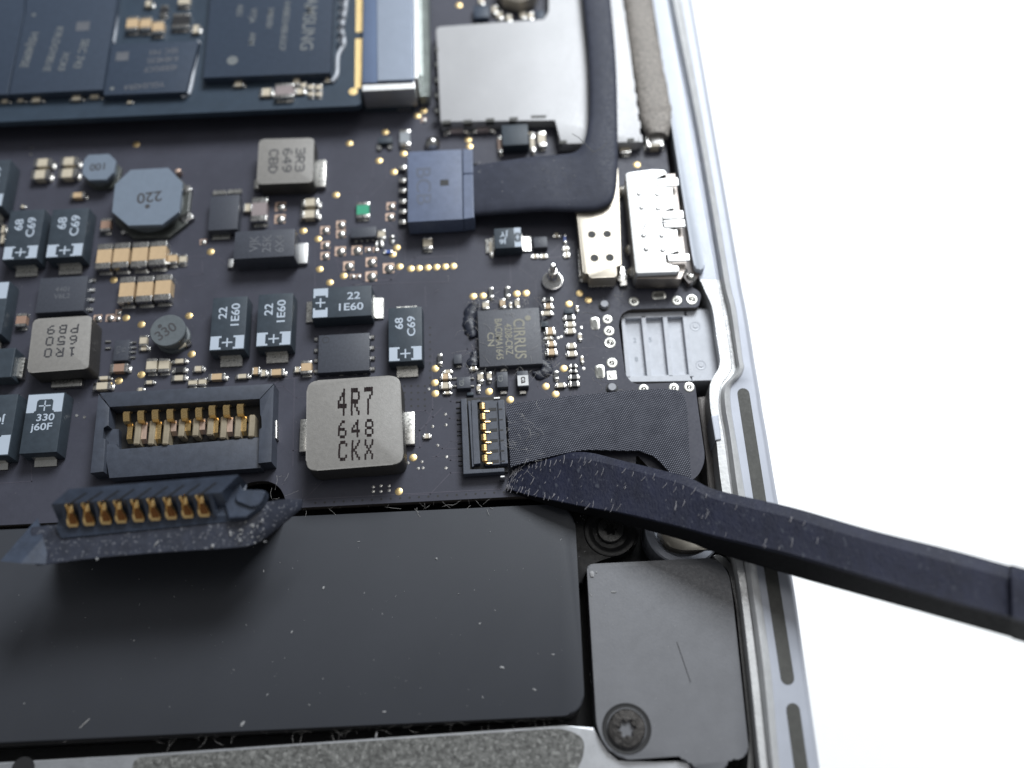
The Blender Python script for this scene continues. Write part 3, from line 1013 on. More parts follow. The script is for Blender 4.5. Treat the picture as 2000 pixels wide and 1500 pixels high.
# ---- inductors
def inductor(TL, TR_, BL, BR, h, lines, terms, rot, size, ink, rad=1.0, label=None):
    pts = rounded([at(*p, h) for p in (TL, TR_, BR, BL)], rad, 5)
    bm = nb()
    prism(bm, pts, .15, h, .14, 2)
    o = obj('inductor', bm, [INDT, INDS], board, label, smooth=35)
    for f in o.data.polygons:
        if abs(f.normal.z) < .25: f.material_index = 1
    for r, th in terms:
        c, w, d = rect(*r, th)
        bm = nb(); box(bm, Vector((c.x, c.y, 0)), (w, d, th), bev=.12, seg=2)
        obj('terminal', bm, SILVER, o, smooth=40)
    for t, p, gw, gh, pitch in lines:
        dotprint(t, at(*p, h + .012), gw, gh, pitch, ink, o, rot)
    return o


inductor((599, 744), (782, 732), (597, 921), (789, 906), 3.0,
         [('4R7', (694, 784), .82, 2.75, 1.24), ('648', (695, 837), .78, 1.75, 1.26), ('CKX', (695, 879), .80, 1.95, 1.22)],
         [((784, 804, 810, 868), .7), ((585, 818, 600, 882), .9)], 0, 2.85, DARKINK, 1.1, 'large square grey inductor printed 4R7 648 CKX')
inductor((506, 272), (614, 269), (501, 360), (611, 356), 2.2,
         [('3R3', (586, 312), .92, 1.0, 1.08), ('649', (561, 313), .92, 1.0, 1.08), ('CBD', (534, 315), .92, 1.0, 1.08)],
         [((614, 312, 636, 364), .7), ((496, 350, 506, 368), .6)], -math.pi / 2, 1.6, GREYINK, .5, 'square grey inductor printed 3R3 649 CBD')
inductor((65, 623), (180, 616), (52, 729), (173, 720), 2.6,
         [('1R0', (117, 688), .75, .98, 1.17), ('650', (120, 665), .75, .98, 1.17), ('PB9', (123, 643), .75, .98, 1.17)],
         [((100, 741, 160, 755), .6), ((34, 698, 46, 738), .8)], math.pi, 1.6, GREYINK, .5, 'square grey inductor printed 1R0 with a row of gold pads')


def octagon(top, h, txt, tp, size, rot, base_grow, label):
    t = [at(*p, h) for p in top]
    c = sum(t, Vector()) / len(t)
    bm = nb()
    prism(bm, t, h - .45, h, .06, 1)
    o = obj('wound_inductor', bm, FERR, board, label)
    bm = nb()
    g = [Vector((c.x, c.y, 0)) + Vector(((p.x - c.x) * base_grow, (p.y - c.y) * base_grow, 0)) for p in t]
    prism(bm, g, 0, .5, .12)
    obj('base', bm, mat('ferrite_base', (.06, .065, .06), .4, coat=.3, bump=.5, bscale=2) if 'ferrite_base' not in bpy.data.materials else bpy.data.materials['ferrite_base'], o)
    bm = nb()
    r = sum(((p - c).length for p in t)) / len(t) * .82
    prof = [(r * .9, .5)]
    k = 5
    for i in range(k):
        z0 = .5 + (h - .95) * i / k
        prof += [(r, z0 + (h - .95) / k * .5), (r * .95, z0 + (h - .95) / k)]
    lathe(bm, Vector((c.x, c.y, 0)), prof, 32)
    obj('winding', bm, FERRD, o, smooth=60)
    text(txt, at(*tp, h + .012), size, GREYINK, o, rot)
    return o, c, g


o1, c1, g1 = octagon([(255, 331), (328, 327), (356, 356), (349, 414), (316, 439), (250, 441), (218, 414), (224, 360)], 2.3, '220', (292, 384), 1.8, math.pi + .08, 1.10, 'octagonal grey wound inductor printed 220')
bm = nb()
disc(bm, at(288, 403, 2.302), .27, .01, 16)
obj('dot_mark', bm, GREYINK, o1)
for (x, y, s, mt) in ((368, 376, (1.0, .9, .7), SOLDER), (366, 430, (1.5, 1.1, .6), SOLDER), (345, 426, (.6, .5, .9), COPPER), (246, 455, (.9, .5, .4), SOLDER), (352, 342, (.6, .5, .9), COPPER)):
    bm = nb(); box(bm, at(x, y, 0), s, rot=.6, bev=.2, seg=2)
    obj('terminal', bm, mt, o1, smooth=50)
octagon([(172, 302), (212, 300), (226, 313), (221, 337), (207, 351), (173, 352), (160, 340), (163, 313)], 1.9, '100', (192, 325), 1.25, math.pi + .05, 1.04, 'small octagonal grey inductor printed 100')
# round one printed 330
c = at(327, 645, 2.0)
bm = nb()
lathe(bm, Vector((c.x, c.y, 0)), [(1.72, 0), (1.72, .4), (1.5, .45), (1.5, 1.4), (1.74, 1.45), (1.78, 1.9), (1.70, 2.0), (0, 2.0)], 40)
ro = obj('wound_inductor', bm, FERRD, board, 'round dark inductor printed 330', smooth=30)
text('330', at(324, 648, 2.01), 1.5, GREYINK, ro, .62)
bm = nb()
disc(bm, at(312, 637, 2.002), .22, .01, 16)
obj('dot_mark', bm, GREYINK, ro)
for x, y, mt, s in ((347, 671, mat('teal_lacquer', (.03, .16, .15), .35), (.9, .7, .6)), (358, 678, PALE, (1.0, .55, .5)), (369, 672, SOLDER, (.6, .7, .5))):
    bm = nb(); box(bm, at(x, y, 0), s, rot=.6, bev=.1)
    obj('terminal', bm, mt, ro)

# ---- battery socket
hz = 2.0
bm = nb()
prism(bm, px([(194, 767), (535, 749), (507, 779), (214, 795)], hz), 0, hz, .10)
prism(bm, px([(192, 770), (213, 795), (212, 832), (201, 834), (199, 856), (206, 857), (202, 921), (176, 924)], hz), 0, hz, .08)
prism(bm, px([(535, 750), (530, 902), (504, 905), (506, 838), (513, 836), (512, 814), (508, 812), (507, 780)], hz), 0, hz, .08)
zf = 1.5
prism(bm, px([(201, 868), (228, 866), (232, 880), (512, 852), (509, 914), (213, 934)], zf), .3, zf, .12)
prism(bm, px([(206, 838), (232, 838), (232, 882), (206, 872)], zf - .4), .3, zf - .4)
sock = obj('battery_socket', bm, CONN, board, 'open black nine pin battery socket', smooth=35)
bm = nb()
prism(bm, px([(205, 780), (520, 765), (520, 880), (205, 890)], .3), 0, .35)
obj('socket_floor', bm, FLOORM, sock)
for i, (x, y) in enumerate(((247, 814), (275, 812), (303, 810), (332, 809), (360, 808), (388, 806), (414, 802), (442, 801), (469, 799))):
    # upright gold spring with a curled top, then the leg and rib below it
    bm = nb()
    w = .62
    a, b = at(x, y - 9, 2.5), at(x, y + 9, 2.5)
    prof = [(a.y + .25, 1.9), (a.y + .1, 2.4), (a.y - .15, 2.55), (b.y + .1, 2.3), (b.y - .05, 1.9), (b.y - .05, .4), (b.y + .1, .4), (b.y + .1, 1.8), (a.y - .1, 2.3), (a.y + .1, 1.8)]
    loft(bm, [[Vector((a.x - w / 2, q, z)) for q, z in prof], [Vector((a.x + w / 2, q, z)) for q, z in prof]])
    obj('contact', bm, GOLD, sock)
    # lower leg
    yb = (862, 862, 862, 847, 846, 844, 850, 848, 847)[i]
    bm = nb()
    x2 = x + 8
    a, b = at(x2, 826 - i * 1.6, 1.5), at(x2 + 0, yb - 4, 1.3)
    prof = [(a.y, 1.35), (a.y, 1.5), (b.y, 1.42), (b.y - .3, .9), (b.y - .2, .8), (b.y + .1, 1.25)]
    loft(bm, [[Vector((a.x - .25, q, z)) for q, z in prof], [Vector((a.x + .25, q, z)) for q, z in prof]])
    obj('contact_leg', bm, COPPER if i % 2 else GOLD, sock)
    bm = nb()
    x3 = x + 23
    a, b = at(x3, 822 - i * 1.6, 1.8), at(x3, yb + 6, 1.8)
    box(bm, Vector(((a.x), (a.y + b.y) / 2, .3)), (.60, a.y - b.y, 1.5), bev=.12)
    obj('rib', bm, mat('rib_plastic', (.26, .22, .155), .5, bump=.4, bscale=4, var=.2) if 'rib_plastic' not in bpy.data.materials else bpy.data.materials['rib_plastic'], sock)
bm = nb()
prism(bm, px([(527, 820), (541, 820), (541, 856), (530, 858)], .8), 0, .8, .1)
obj('solder_tab', bm, SILVER, sock)

# ---- I/O ribbon socket
sk = obj('ribbon_socket', prism(nb(), px([(900, 778), (986, 774), (992, 922), (905, 927)], .35), 0, .35), FLOORM, board, 'slim black ribbon connector socket')
bm = nb()
prism(bm, px([(900, 779), (911, 778), (917, 918), (985, 914), (985, 921), (905, 926)], 1.15), .3, 1.15, .05)
obj('outer_rail', bm, CONN, sk)
bm = nb()
prism(bm, px([(914, 783), (919, 783), (926, 910), (922, 912)], .9), .3, .9, .03)
prism(bm, px([(920, 782), (938, 780), (938, 784), (931, 785), (938, 905), (925, 907)], 1.0), .3, 1.0, .05)
obj('inner_rail', bm, CONN, sk)
for r in ((964, 775, 977, 779), (972, 914, 984, 919), (977, 929, 986, 932)):
    c, w, d = rect(*r, 1.1)
    bm = nb(); box(bm, Vector((c.x, c.y, .1)), (w, max(.2, d), 1.0), bev=.04)
    obj('solder_tab', bm, BRIGHT, sk)
for y in (797, 806, 820, 828, 842, 850, 866, 876, 890, 900, 909, 785):
    bm = nb(); box(bm, at(896 + (y - 790) * .04, y, 0), (.5, .12, .12), bev=.03)
    obj('lead', bm, RESB, sk)

# ---- shield can, ports, standoff
shp = px([(851, 52), (960, 45), (1066, 40), (1072, 20), (1070, -120), (1195, -120), (1216, 0), (1232, 110), (1250, 262), (1250, 277), (1093, 281), (1087, 232), (860, 240)], 1.5)
bm = nb()
prism(bm, rounded(shp, [.6, 0, .3, .3, 0, 0, 0, 0, 0, .4, .4, .3, .4], 3), .1, 1.5, .16, 2)
can = obj('shield_can', bm, CANM, board, 'large flat silver shield can with notched edges', smooth=40)
for k in range(7):
    x, y = 866 + k * 33, 243 - k * 1.6
    if x < 1085: obj('edge_tab', prism(nb(), px([(x, y - 9), (x + 17, y - 10), (x + 17, y), (x, y + 1)], 1.0), .1, 1.0), STEEL, can)
for k in range(10):
    x, y = 1217 + k * 3.7, 20 + k * 27
    obj('edge_tab', prism(nb(), px([(x - 8, y), (x + 3.5, y), (x + 5, y + 14), (x - 6, y + 14)], 1.3), .1, 1.3), CANM, can)
for x, y, w_, h_ in ((872, 237, 17, 5), (913, 236, 17, 5), (957, 233, 17, 5), (1003, 231, 17, 5), (1052, 227, 30, 4), (1100, 276, 14, 5), (1232, 272, 14, 5)):
    obj('edge_notch', prism(nb(), px([(x - w_ / 2, y - h_ / 2 + 1), (x + w_ / 2, y - h_ / 2), (x + w_ / 2, y + h_ / 2 + 1), (x - w_ / 2, y + h_ / 2 + 2)], 1.51), .8, 1.515), RUB, can)
for k in range(5):
    y = 92 + k * 30
    obj('edge_notch', prism(nb(), px([(849, y), (855, y), (856, y + 8), (850, y + 8)], 1.51), .8, 1.515), RUB, can)
bm = nb()
disc(bm, at(1003, 2, 1.5), .1, .1, 6)
lathe(bm, at(1012, -8, .2), [(2.6, 0), (2.6, 1.6), (2.2, 1.9), (0, 1.9)], 8)
obj('antenna_jack', bm, STEEL, board, smooth=30)
for r in ((925, 10, 955, 34, .8), (1045, 20, 1064, 38, .6)): chip(*r[:4], r[4], name='chip', material=CHIPB)
for x, y in ((966, 18), (976, 28), (994, 34), (1021, 28), (1036, 30), (940, 0)): mlcc(CAP, x - 6, y - 8, x + 6, y + 8, False, .5, PALE)

bm = nb()
prism(bm, rounded(px([(1118, 330), (1207, 326), (1214, 519), (1204, 519), (1205, 541), (1151, 543), (1150, 534), (1139, 534)], 2.1), [.2, .2, .1, .1, .2, .2, .1, .2]), .2, 2.1, .12)
tb = obj('port_shield', bm, STEEL, board, 'flat steel port shield with four round holes', smooth=40)
for x, y in ((1156, 458), (1186, 457), (1161, 504), (1191, 503)):
    bm = nb(); disc(bm, at(x, y, 2.09), .42, .025, 20)
    obj('hole', bm, FLOORM, tb)
bm = nb()
lathe(bm, at(1214, 546, 0), [(.55, 0), (.55, .5), (.3, .55), (.28, .4), (0, .4)], 16)
prism(bm, px([(1206, 520), (1220, 520), (1226, 556), (1212, 558)], .5), 0, .45, .1)
lathe(bm, at(1137, 549, 0), [(.35, 0), (.3, .3), (0, .45)], 12)
prism(bm, px([(1128, 486), (1134, 486), (1137, 538), (1131, 540)], .6), 0, .6, .1)
prism(bm, px([(1150, 556), (1198, 555), (1198, 559), (1150, 561)], .4), 0, .4, .1)
obj('solder_tab', bm, SOLDER, tb, smooth=50)

uz = 2.9
bm = nb()
prism(bm, rounded(px([(1221, 337), (1270, 332), (1300, 331), (1302, 342), (1280, 344), (1277, 363), (1313, 364), (1317, 408), (1288, 411), (1291, 446), (1323, 447), (1327, 492),
                      (1296, 496), (1298, 516), (1326, 518), (1328, 531), (1241, 534)], uz), [.4] * 3 + [.15] * 11 + [.3] * 3, 3), .2, uz, .15)
usb = obj('port_shell', bm, BRIGHT, board, 'bright silver port shell with spring fingers', smooth=40)
bm = nb()
prism(bm, px([(1241, 345), (1318, 340), (1341, 520), (1330, 545), (1244, 545)], uz - .8), .2, uz - .75)
obj('inner_shell', bm, mat('shell_inside', (.30, .27, .25), .45, .9), usb)
for a in ((1282, 348, 1325, 363), (1293, 412, 1335, 427), (1296, 429, 1338, 444), (1304, 496, 1347, 510)):
    c, w, d = rect(*a, uz + .1)
    bm = nb(); box(bm, Vector((c.x, c.y, uz - .1)), (w, d, .22), bev=.08, seg=2)
    obj('spring_finger', bm, BRIGHT, usb, smooth=40)
for y, x0 in ((386, 1243), (467, 1252)):
    bm = nb()
    strip(bm, px([(x0 - 1, y + 10), (x0 + 4, y - 1), (x0 + 48, y - 2)], uz), .10, uz, .012)
    for v in bm.verts: v.co.z += uz
    obj('seam', bm, mat('seam_grey', (.13, .13, .14), .6, .2) if 'seam_grey' not in bpy.data.materials else bpy.data.materials['seam_grey'], usb)
    for dx, dy in ((5, -7), (40, -6), (10, 20), (42, 22)):
        bm = nb(); lathe(bm, at(x0 + dx, y + dy, uz), [(.28, 0), (.2, .1), (0, .14)], 12)
        obj('dimple', bm, BRIGHT, usb, smooth=60)
for x, y in ((1217, 378), (1231, 492), (1236, 535), (1332, 536), (1347, 548)):
    obj('solder_lug', lathe(nb(), at(x, y, 0), [(.75, 0), (.6, .7), (.3, 1.0), (0, 1.0)], 12), SOLDER, usb, smooth=50)
bm = nb()
prism(bm, px([(1330, 370), (1345, 380), (1366, 540), (1345, 556), (1332, 540)], .6), -.5, .8)
obj('port_mouth', bm, mat('mouth_plastic', (.12, .10, .095), .5), usb)

bm = nb()
lathe(bm, at(1079, 551, 0), [(1.1, 0), (1.12, .25), (1.05, .4), (.95, .42), (.52, .75), (.50, 2.2), (.44, 2.3), (.30, 2.32), (.30, 3.3), (.2, 3.5), (0, 3.52)], 28)
obj('standoff', bm, mat('polished_steel', (.78, .77, .75), .24, 1), board, 'polished steel stud with round flange', smooth=40)
bm = nb()
lathe(bm, at(845, 283, 0), [(.9, 0), (.8, .5), (.3, .9), (0, .95)], 16)
obj('solder_ball', bm, SOLDER, board, smooth=60)

# ---- drive socket
dz = 3.9
bm = nb()
prism(bm, px([(711, -80), (807, -80), (808, 158), (707, 162)], dz), .4, dz, .1)
ds = obj('drive_socket', bm, mat('blue_nickel', (.14, .18, .27), .55, 1, var=.03), board, 'long silver drive socket with pin comb', smooth=40)
bm = nb()
prism(bm, px([(735, -80), (806, -80), (807, 155), (737, 158)], dz + .12), dz - .1, dz + .12, .06)
obj('cover_plate', bm, mat('pale_nickel', (.20, .225, .27), .55, 1, var=.03), ds)
bm = nb()
prism(bm, px([(707, 162), (809, 157), (810, 173), (707, 178)], dz - .2), .9, dz - .2, .08)
obj('front_lip', bm, BRIGHT, ds)
bm = nb()
prism(bm, px([(808, -80), (815, -80), (816, 152), (809, 154)], dz - .1), .4, dz - .1, .05)
obj('side_rail', bm, BRIGHT, ds)
bm = nb()
for k in range(44):
    y = -60 + k * 5.7
    c = at(829 - (0 if y > 60 else 1), y, 1.6)
    box(bm, Vector((c.x, c.y, .05)), (1.15, .16, 1.5), bev=.03)
box(bm, at(822, 70, 0) + Vector((0, 0, 0)), (.5, 14, 1.5))
obj('pin_comb', bm, COMB, ds, kind='stuff')
for x, y in ((735, 213), (790, 213)):
    bm = nb(); box(bm, at(x, y, 0), (1.6, .7, .5), bev=.15, seg=2)
    obj('solder_foot', bm, SOLDER, ds, smooth=40)
bm = nb()
prism(bm, px([(709, 165), (808, 163), (808, 205), (709, 208)], 1.0), .05, 1.0, .1)
obj('socket_body', bm, BLACK, ds)

# ------------------------------------------------------------------ power port block seen through the cut-out
pz = -.75
port = thing('power_port', 'pale grey plastic power port with three recessed panels in board cutout', 'port', at(1300, 675, -4))
bm = nb()
prism(bm, rounded(px([(1212, 607), (1340, 603), (1392, 602), (1412, 745), (1335, 746), (1222, 747)], pz - .55), [.9, 0, .2, .2, 0, .9], 5), -5, pz - .55)
obj('port_block', bm, GREYP, port)
bm = nb()
pr = pz
prism(bm, px([(1213, 612), (1336, 607), (1337, 618), (1216, 622)], pr), -1.3, pr, .05)
prism(bm, px([(1221, 735), (1345, 731), (1352, 744), (1228, 746)], pr), -1.3, pr, .05)
prism(bm, px([(1213, 618), (1220, 618), (1232, 738), (1223, 738)], pr), -1.3, pr, .05)
for xa, xb in ((1252, 1264), (1294, 1306), (1333, 1346)):
    prism(bm, px([(xa, 617), (xa + 9, 617), (xb + 9, 735), (xb, 735)], pr), -1.3, pr, .05)
obj('rib_frame', bm, GREYP, port)
bm = nb()
prism(bm, px([(1340, 606), (1392, 604), (1402, 640), (1411, 720), (1408, 742), (1352, 744)], pz - .05), -2, pz - .05, .05)
fl = obj('flange', bm, GREYP, port)
for x, y in ((1358, 637), (1369, 713)):
    bm = nb()
    lathe(bm, at(x, y, pz - .05), [(.55, .0), (.5, .03), (.42, .0), (.28, .005), (.22, .06), (0, .06)], 24)
    obj('mould_mark', bm, GREYP, fl, smooth=40)
for x, y, t in ((1240, 665, '2'), (1270, 664, '5'), (1243, 702, '8')):
    text(t, at(x, y, pz - .53), .7, mat('embossed_grey', (.27, .295, .335), .6) if 'embossed_grey' not in bpy.data.materials else bpy.data.materials['embossed_grey'], port, 0)

# ------------------------------------------------------------------ solid state drive
sz = 2.9
ssd = thing('storage_drive', 'solid state drive card with Samsung flash chips at top left', 'storage drive', at(350, 100, 2.0))
bm = nb()
prism(bm, rounded(px([(-160, 246), (705, 206), (706, 170), (712, -100), (-160, -100)], sz), [0, .6, 0, 0, 0]), sz - .8, sz, .05, 1)
obj('drive_board', bm, SSDPCB, ssd)
for a in ([(696, -80), (709, -80), (708, 62), (695, 63)], [(694, 76), (708, 75), (706, 171), (693, 173)]):
    bm = nb(); prism(bm, px(a, sz + .02), sz - .02, sz + .02)
    obj('edge_contacts', bm, GOLDP, ssd)
cb = sz + 1.1


def flash(pts, label, h=1.1):
    bm = nb()
    prism(bm, px(pts, sz + h), sz + .02, sz + h, .06, 2)
    return obj('flash_chip', bm, CHIPB, ssd, label, smooth=35)


fa = flash([(-140, -60), (47, -60), (47, 23), (14, 184), (-160, 192)], 'flash chip cut off by the left edge')
fb = flash([(53, -60), (235, -62), (226, 10), (200, 175), (17, 184), (50, 22)], 'flash chip printed K9LDGY8S1E')
fc = flash([(218, 87), (388, 80), (363, 179), (202, 186)], 'small flash chip with grey underfill at its right side', .9)
fd = flash([(416, -80), (660, -90), (650, 0), (645, 142), (397, 152), (411, 0)], 'flash chip printed SAMSUNG')
zi = sz + 1.115
KI = mat('print_dusty', (.13, .14, .145), .6)
for t, x, y, s in (('SEC 743', 158, 105, 1.25), ('XCK0', 124, 120, 1.05), ('K9LDGY8S1E', 104, 95, 1.15), ('HSIJ409SE', 57, 97, 1.25)):
    text(t, at(x, y, zi), s, KI, fb, -math.pi / 2 - .12, .98)
for t, x, y, s in (('SAMSUNG', 603, 40, 2.0), ('K4E8E324EB-EGCF', 556, 50, .95), ('1M8XB1', 527, 35, .95), ('VITJA', 494, 30, .95), ('ARM', 492, 76, .95), ('A0U', 468, 20, .95)):
    text(t, at(x, y, zi), s, KI, fd, -math.pi / 2 - .05, .95)
bm = nb()
lathe(bm, at(454, 118, zi - .005), [(.62, 0), (.62, .01), (0, .01)], 24)
obj('logo_dot', bm, KI, fd)
bm = nb()
box(bm, at(162, 51, zi - .01), (1.5, 1.3, .012))
obj('logo_patch', bm, FAINT, fb)
bm = nb()
disc(bm, at(66, 29, zi - .01), .22, .012, 12)
obj('pin_mark', bm, KI, fb)
zc = sz + .915
for t, x, y, s in (('SEC 743', 320, 100, 1.0), ('K4E4E32', 318, 116, 1.0), ('4EEEGCF', 314, 133, 1.0), ('YGU242R4', 282, 167, 1.0)):
    text(t, at(x, y, zc), s, FAINT, fc, .05 + math.pi, .95)
bm = nb()
box(bm, at(239, 110, zc - .01), (1.4, 1.2, .012))
obj('logo_patch', bm, FAINT, fc)
bm = nb()
disc(bm, at(219, 173, zc - .01), .25, .012, 12)
obj('pin_mark', bm, KI, fc)
for pts in ([(388, 82), (381, 120), (374, 160), (368, 182), (355, 190)], [(677, -20), (674, 20), (668, 55), (672, 85), (660, 110), (658, 145), (648, 160)], [(228, 12), (226, 40), (223, 70), (220, 85)]):
    bm = nb()
    tube(bm, [Vector(p) for p in catmull([tuple(at(x, y, sz + .15)) for x, y in pts], 4)], .27, 7)
    obj('underfill', bm, UNDERF, ssd, smooth=70)
bm = nb()
tube(bm, [at(664 + 12 * (k % 2) - k * .4, -30 + k * 9, sz + .5) for k in range(14)], .12, 5)
obj('wire_squiggle', bm, UNDERF, ssd, smooth=70)
for x0, y0, x1, y1, hz_, h, b in ((246, 31, 270, 59, 0, .7, TAN), (273, 32, 295, 58, 0, .7, TAN), (297, 38, 319, 64, 0, .7, TAN), (336, 25, 370, 54, 0, .6, RESB), (347, -6, 371, 10, 0, .5, PALE),
                                 (282, 0, 297, 12, 1, .5, PALE), (312, 10, 328, 30, 0, .4, RESB), (374, 48, 390, 64, 1, .4, PALE), (0, 193, 18, 200, 1, .3, PALE), (32, 190, 48, 198, 1, .3, PALE),
                                 (58, 188, 83, 198, 1, .4, PALE), (137, 186, 161, 195, 1, .4, PALE), (172, 182, 196, 191, 1, .4, PALE), (247, 196, 258, 202, 1, .2, PALE), (455, 158, 476, 168, 1, .4, PALE),
                                 (508, 172, 532, 187, 1, .4, PALE), (536, 162, 574, 190, 0, .7, PINK), (573, 150, 585, 165, 0, .4, PALE), (587, 160, 598, 172, 0, .4, PALE), (576, 172, 596, 184, 1, .3, PALE),
                                 (601, 163, 614, 176, 0, .4, PALE), (601, 178, 614, 188, 0, .3, PALE), (616, 163, 629, 176, 0, .4, PALE), (616, 178, 629, 188, 0, .3, PALE), (633, 150, 646, 160, 1, .3, PALE),
                                 (25, 12, 48, 20, 1, .3, PALE)):
    mlcc(CAP, x0, y0, x1, y1, bool(hz_), h, b, ssd, sz)
bm = nb()
lathe(bm, at(690, 179, sz), [(.5, 0), (.5, .03), (0, .04)], 18)
obj('test_pad', bm, GOLDP, ssd)

# ------------------------------------------------------------------ black sleeved cable with its plug
cab = thing('sleeved_cable', 'flat black taped cable bending left into a wide blue black plug', 'cable', at(1160, 330, .2))
secs = []
cz2 = 3.0
CS = [((905, 322), (905, 418), 2.0), ((930, 318), (928, 417), 2.2), ((985, 309), (990, 412), 2.7), ((1045, 301), (1060, 407), 3.0), ((1092, 297), (1125, 408), 3.0), ((1122, 292), (1168, 405), 3.1),
      ((1138, 276), (1199, 384), 3.2), ((1147, 248), (1207, 320), 3.2), ((1151, 205), (1207, 245), 3.1), ((1149, 110), (1204, 120), 3.1), ((1139, 0), (1194, 0), 3.1), ((1130, -90), (1184, -90), 3.1)]
flat = [(a[0], a[1], b[0], b[1], z) for a, b, z in CS]
for ax, ay, bx, by, z in catmull(flat, 5):
    a, b = at(ax, ay, z), at(bx, by, z)
    n = (b - a)
    sec = []
    th = 1.1
    for k in range(16):
        g = 2 * math.pi * k / 16
        cx, sx = math.cos(g), math.sin(g)
        e = .55
        u = .5 + .5 * math.copysign(abs(cx) ** .45, cx)
        v = math.copysign(abs(sx) ** .7, sx)
        sec.append(a + n * u + Vector((0, 0, -th * .5 + th * .5 * v)))
    secs.append(sec)
bm = loft(nb(), secs)
obj('sleeve', bm, SLEEVE, cab, smooth=60)
bm = nb()
zz = 3.14
strip(bm, px([(1116, 298), (1128, 305), (1156, 333)], zz), .07, zz, .02)
strip(bm, px([(1156, 333), (1172, 325), (1182, 314)], zz), .05, zz, .02)
for v in bm.verts: v.co.z += zz - .02
obj('tape_edge', bm, FLOORM, cab)
ph = 2.6
bm = nb()
prism(bm, px([(796, 296), (902, 291), (904, 428), (796, 434)], ph), .3, ph, .12)
plug = obj('plug', bm, BLUEPL, cab, smooth=35)
bm = nb()
prism(bm, px([(903.5, 291), (923, 290), (924, 338), (904, 339)], ph - .03), .3, ph - .03, .1)
prism(bm, px([(904, 340.5), (924, 339), (926, 425), (905, 428)], ph - .03), .3, ph - .03, .1)
obj('plug_collar', bm, BLUEPL, plug)
bm = nb()
box(bm, at(868, 357, ph - .02), (.9, .75, .03))
kh = obj('key_hole', bm, FLOORM, plug)
text('BCB', at(826, 362, ph + .012), 2.2, mat('emboss_blue', (.062, .078, .122), .5), plug, -math.pi / 2, 1.2)
for i, y in enumerate((310, 331, 351, 372, 393, 412)):
    bm = nb(); box(bm, at(799, y, 1.8), (.55, .30, .2), bev=.06)
    obj('pin', bm, SILVER, plug)
for y in (332, 357, 377, 398, 418, 438):
    bm = nb(); box(bm, at(787, y, 0), (.8, .62, .55), bev=.18, seg=2)
    obj('solder_pin', bm, SOLDER, board, smooth=50)
bm = nb()
for y in (322, 328, 334): tube(bm, [at(924, y, 1.8), at(932, y, 1.8)], .15, 6)
obj('wires', bm, RESB, cab)

# ------------------------------------------------------------------ woven ribbon cable


def woven():
    M = bpy.data.materials.new('woven_tape')
    M.use_nodes = True
    N, L = M.node_tree.nodes, M.node_tree.links
    b = N['Principled BSDF']
    tc = N.new('ShaderNodeTexCoord')
    hs = []
    for ang in (.62, -.62 + math.pi / 2 + .9):
        mp = N.new('ShaderNodeMapping')
        mp.inputs['Rotation'].default_value = (0, 0, ang)
        L.new(tc.outputs['Object'], mp.inputs[0])
        w = N.new('ShaderNodeTexWave')
        w.inputs['Scale'].default_value = 1.75
        w.inputs['Distortion'].default_value = .35
        w.inputs['Detail'].default_value = 2
        w.inputs['Detail Scale'].default_value = 1.2
        L.new(mp.outputs[0], w.inputs[0])
        hs.append(w)
    mu = N.new('ShaderNodeMath'); mu.operation = 'MULTIPLY'
    L.new(hs[0].outputs['Fac'], mu.inputs[0]); L.new(hs[1].outputs['Fac'], mu.inputs[1])
    no = N.new('ShaderNodeTexNoise'); no.inputs['Scale'].default_value = .9; no.inputs['Detail'].default_value = 9; no.inputs['Roughness'].default_value = .75
    L.new(tc.outputs['Object'], no.inputs[0])
    m2 = N.new('ShaderNodeMath'); m2.operation = 'MULTIPLY'
    L.new(mu.outputs[0], m2.inputs[0]); L.new(no.outputs[0], m2.inputs[1])
    cr = N.new('ShaderNodeValToRGB')
    cr.color_ramp.elements[0].position = .05
    cr.color_ramp.elements[1].position = .42
    cr.color_ramp.elements[0].color = (.010, .012, .022, 1)
    cr.color_ramp.elements[1].color = (.215, .222, .26, 1)
    L.new(m2.outputs[0], cr.inputs[0])
    L.new(cr.outputs[0], b.inputs['Base Color'])
    b.inputs['Roughness'].default_value = .55
    b.inputs['Specular IOR Level'].default_value = .2
    b.inputs['Sheen Weight'].default_value = .06
    bp = N.new('ShaderNodeBump'); bp.inputs['Strength'].default_value = .7; bp.inputs['Distance'].default_value = .06
    L.new(mu.outputs[0], bp.inputs['Height'])
    L.new(bp.outputs[0], b.inputs['Normal'])
    return M


WOV = woven()
rib = thing('ribbon_cable', 'woven black ribbon cable running right from plug with six gold contacts', 'ribbon cable', at(1150, 830, .3))
top_e = [(990, 789), (1045, 782), (1100, 775), (1160, 769), (1225, 763), (1275, 760), (1308, 760), (1325, 763), (1337, 775), (1342, 800), (1344, 830), (1346, 875), (1349, 920), (1352, 970)]
bot_e = [(997, 912), (1020, 905), (1060, 895), (1100, 886), (1140, 879), (1185, 879), (1225, 880), (1245, 880), (1258, 884), (1274, 890), (1287, 900), (1298, 912), (1308, 926), (1320, 975)]
zs_ = [1.2, 1.45, 1.55, 1.6, 1.5, 1.35, 1.2, 1.1, 1.0, .95, .9, .85, .8, .6]
fl_ = catmull([(a[0], a[1], b[0], b[1], z) for a, b, z in zip(top_e, bot_e, zs_)], 4)
bm = nb()
up, dn = [], []
K = 10
for ax, ay, bx, by, z in fl_:
    ru, rd = [], []
    for k in range(K + 1):
        t = k / K
        q = at(ax + (bx - ax) * t, ay + (by - ay) * t, z + .10 * math.sin(math.pi * t))
        q.z += .05 * mnoise.noise(q * .45)
        ru.append(bm.verts.new(q)); rd.append(bm.verts.new(q - Vector((0, 0, .28))))
    up.append(ru); dn.append(rd)
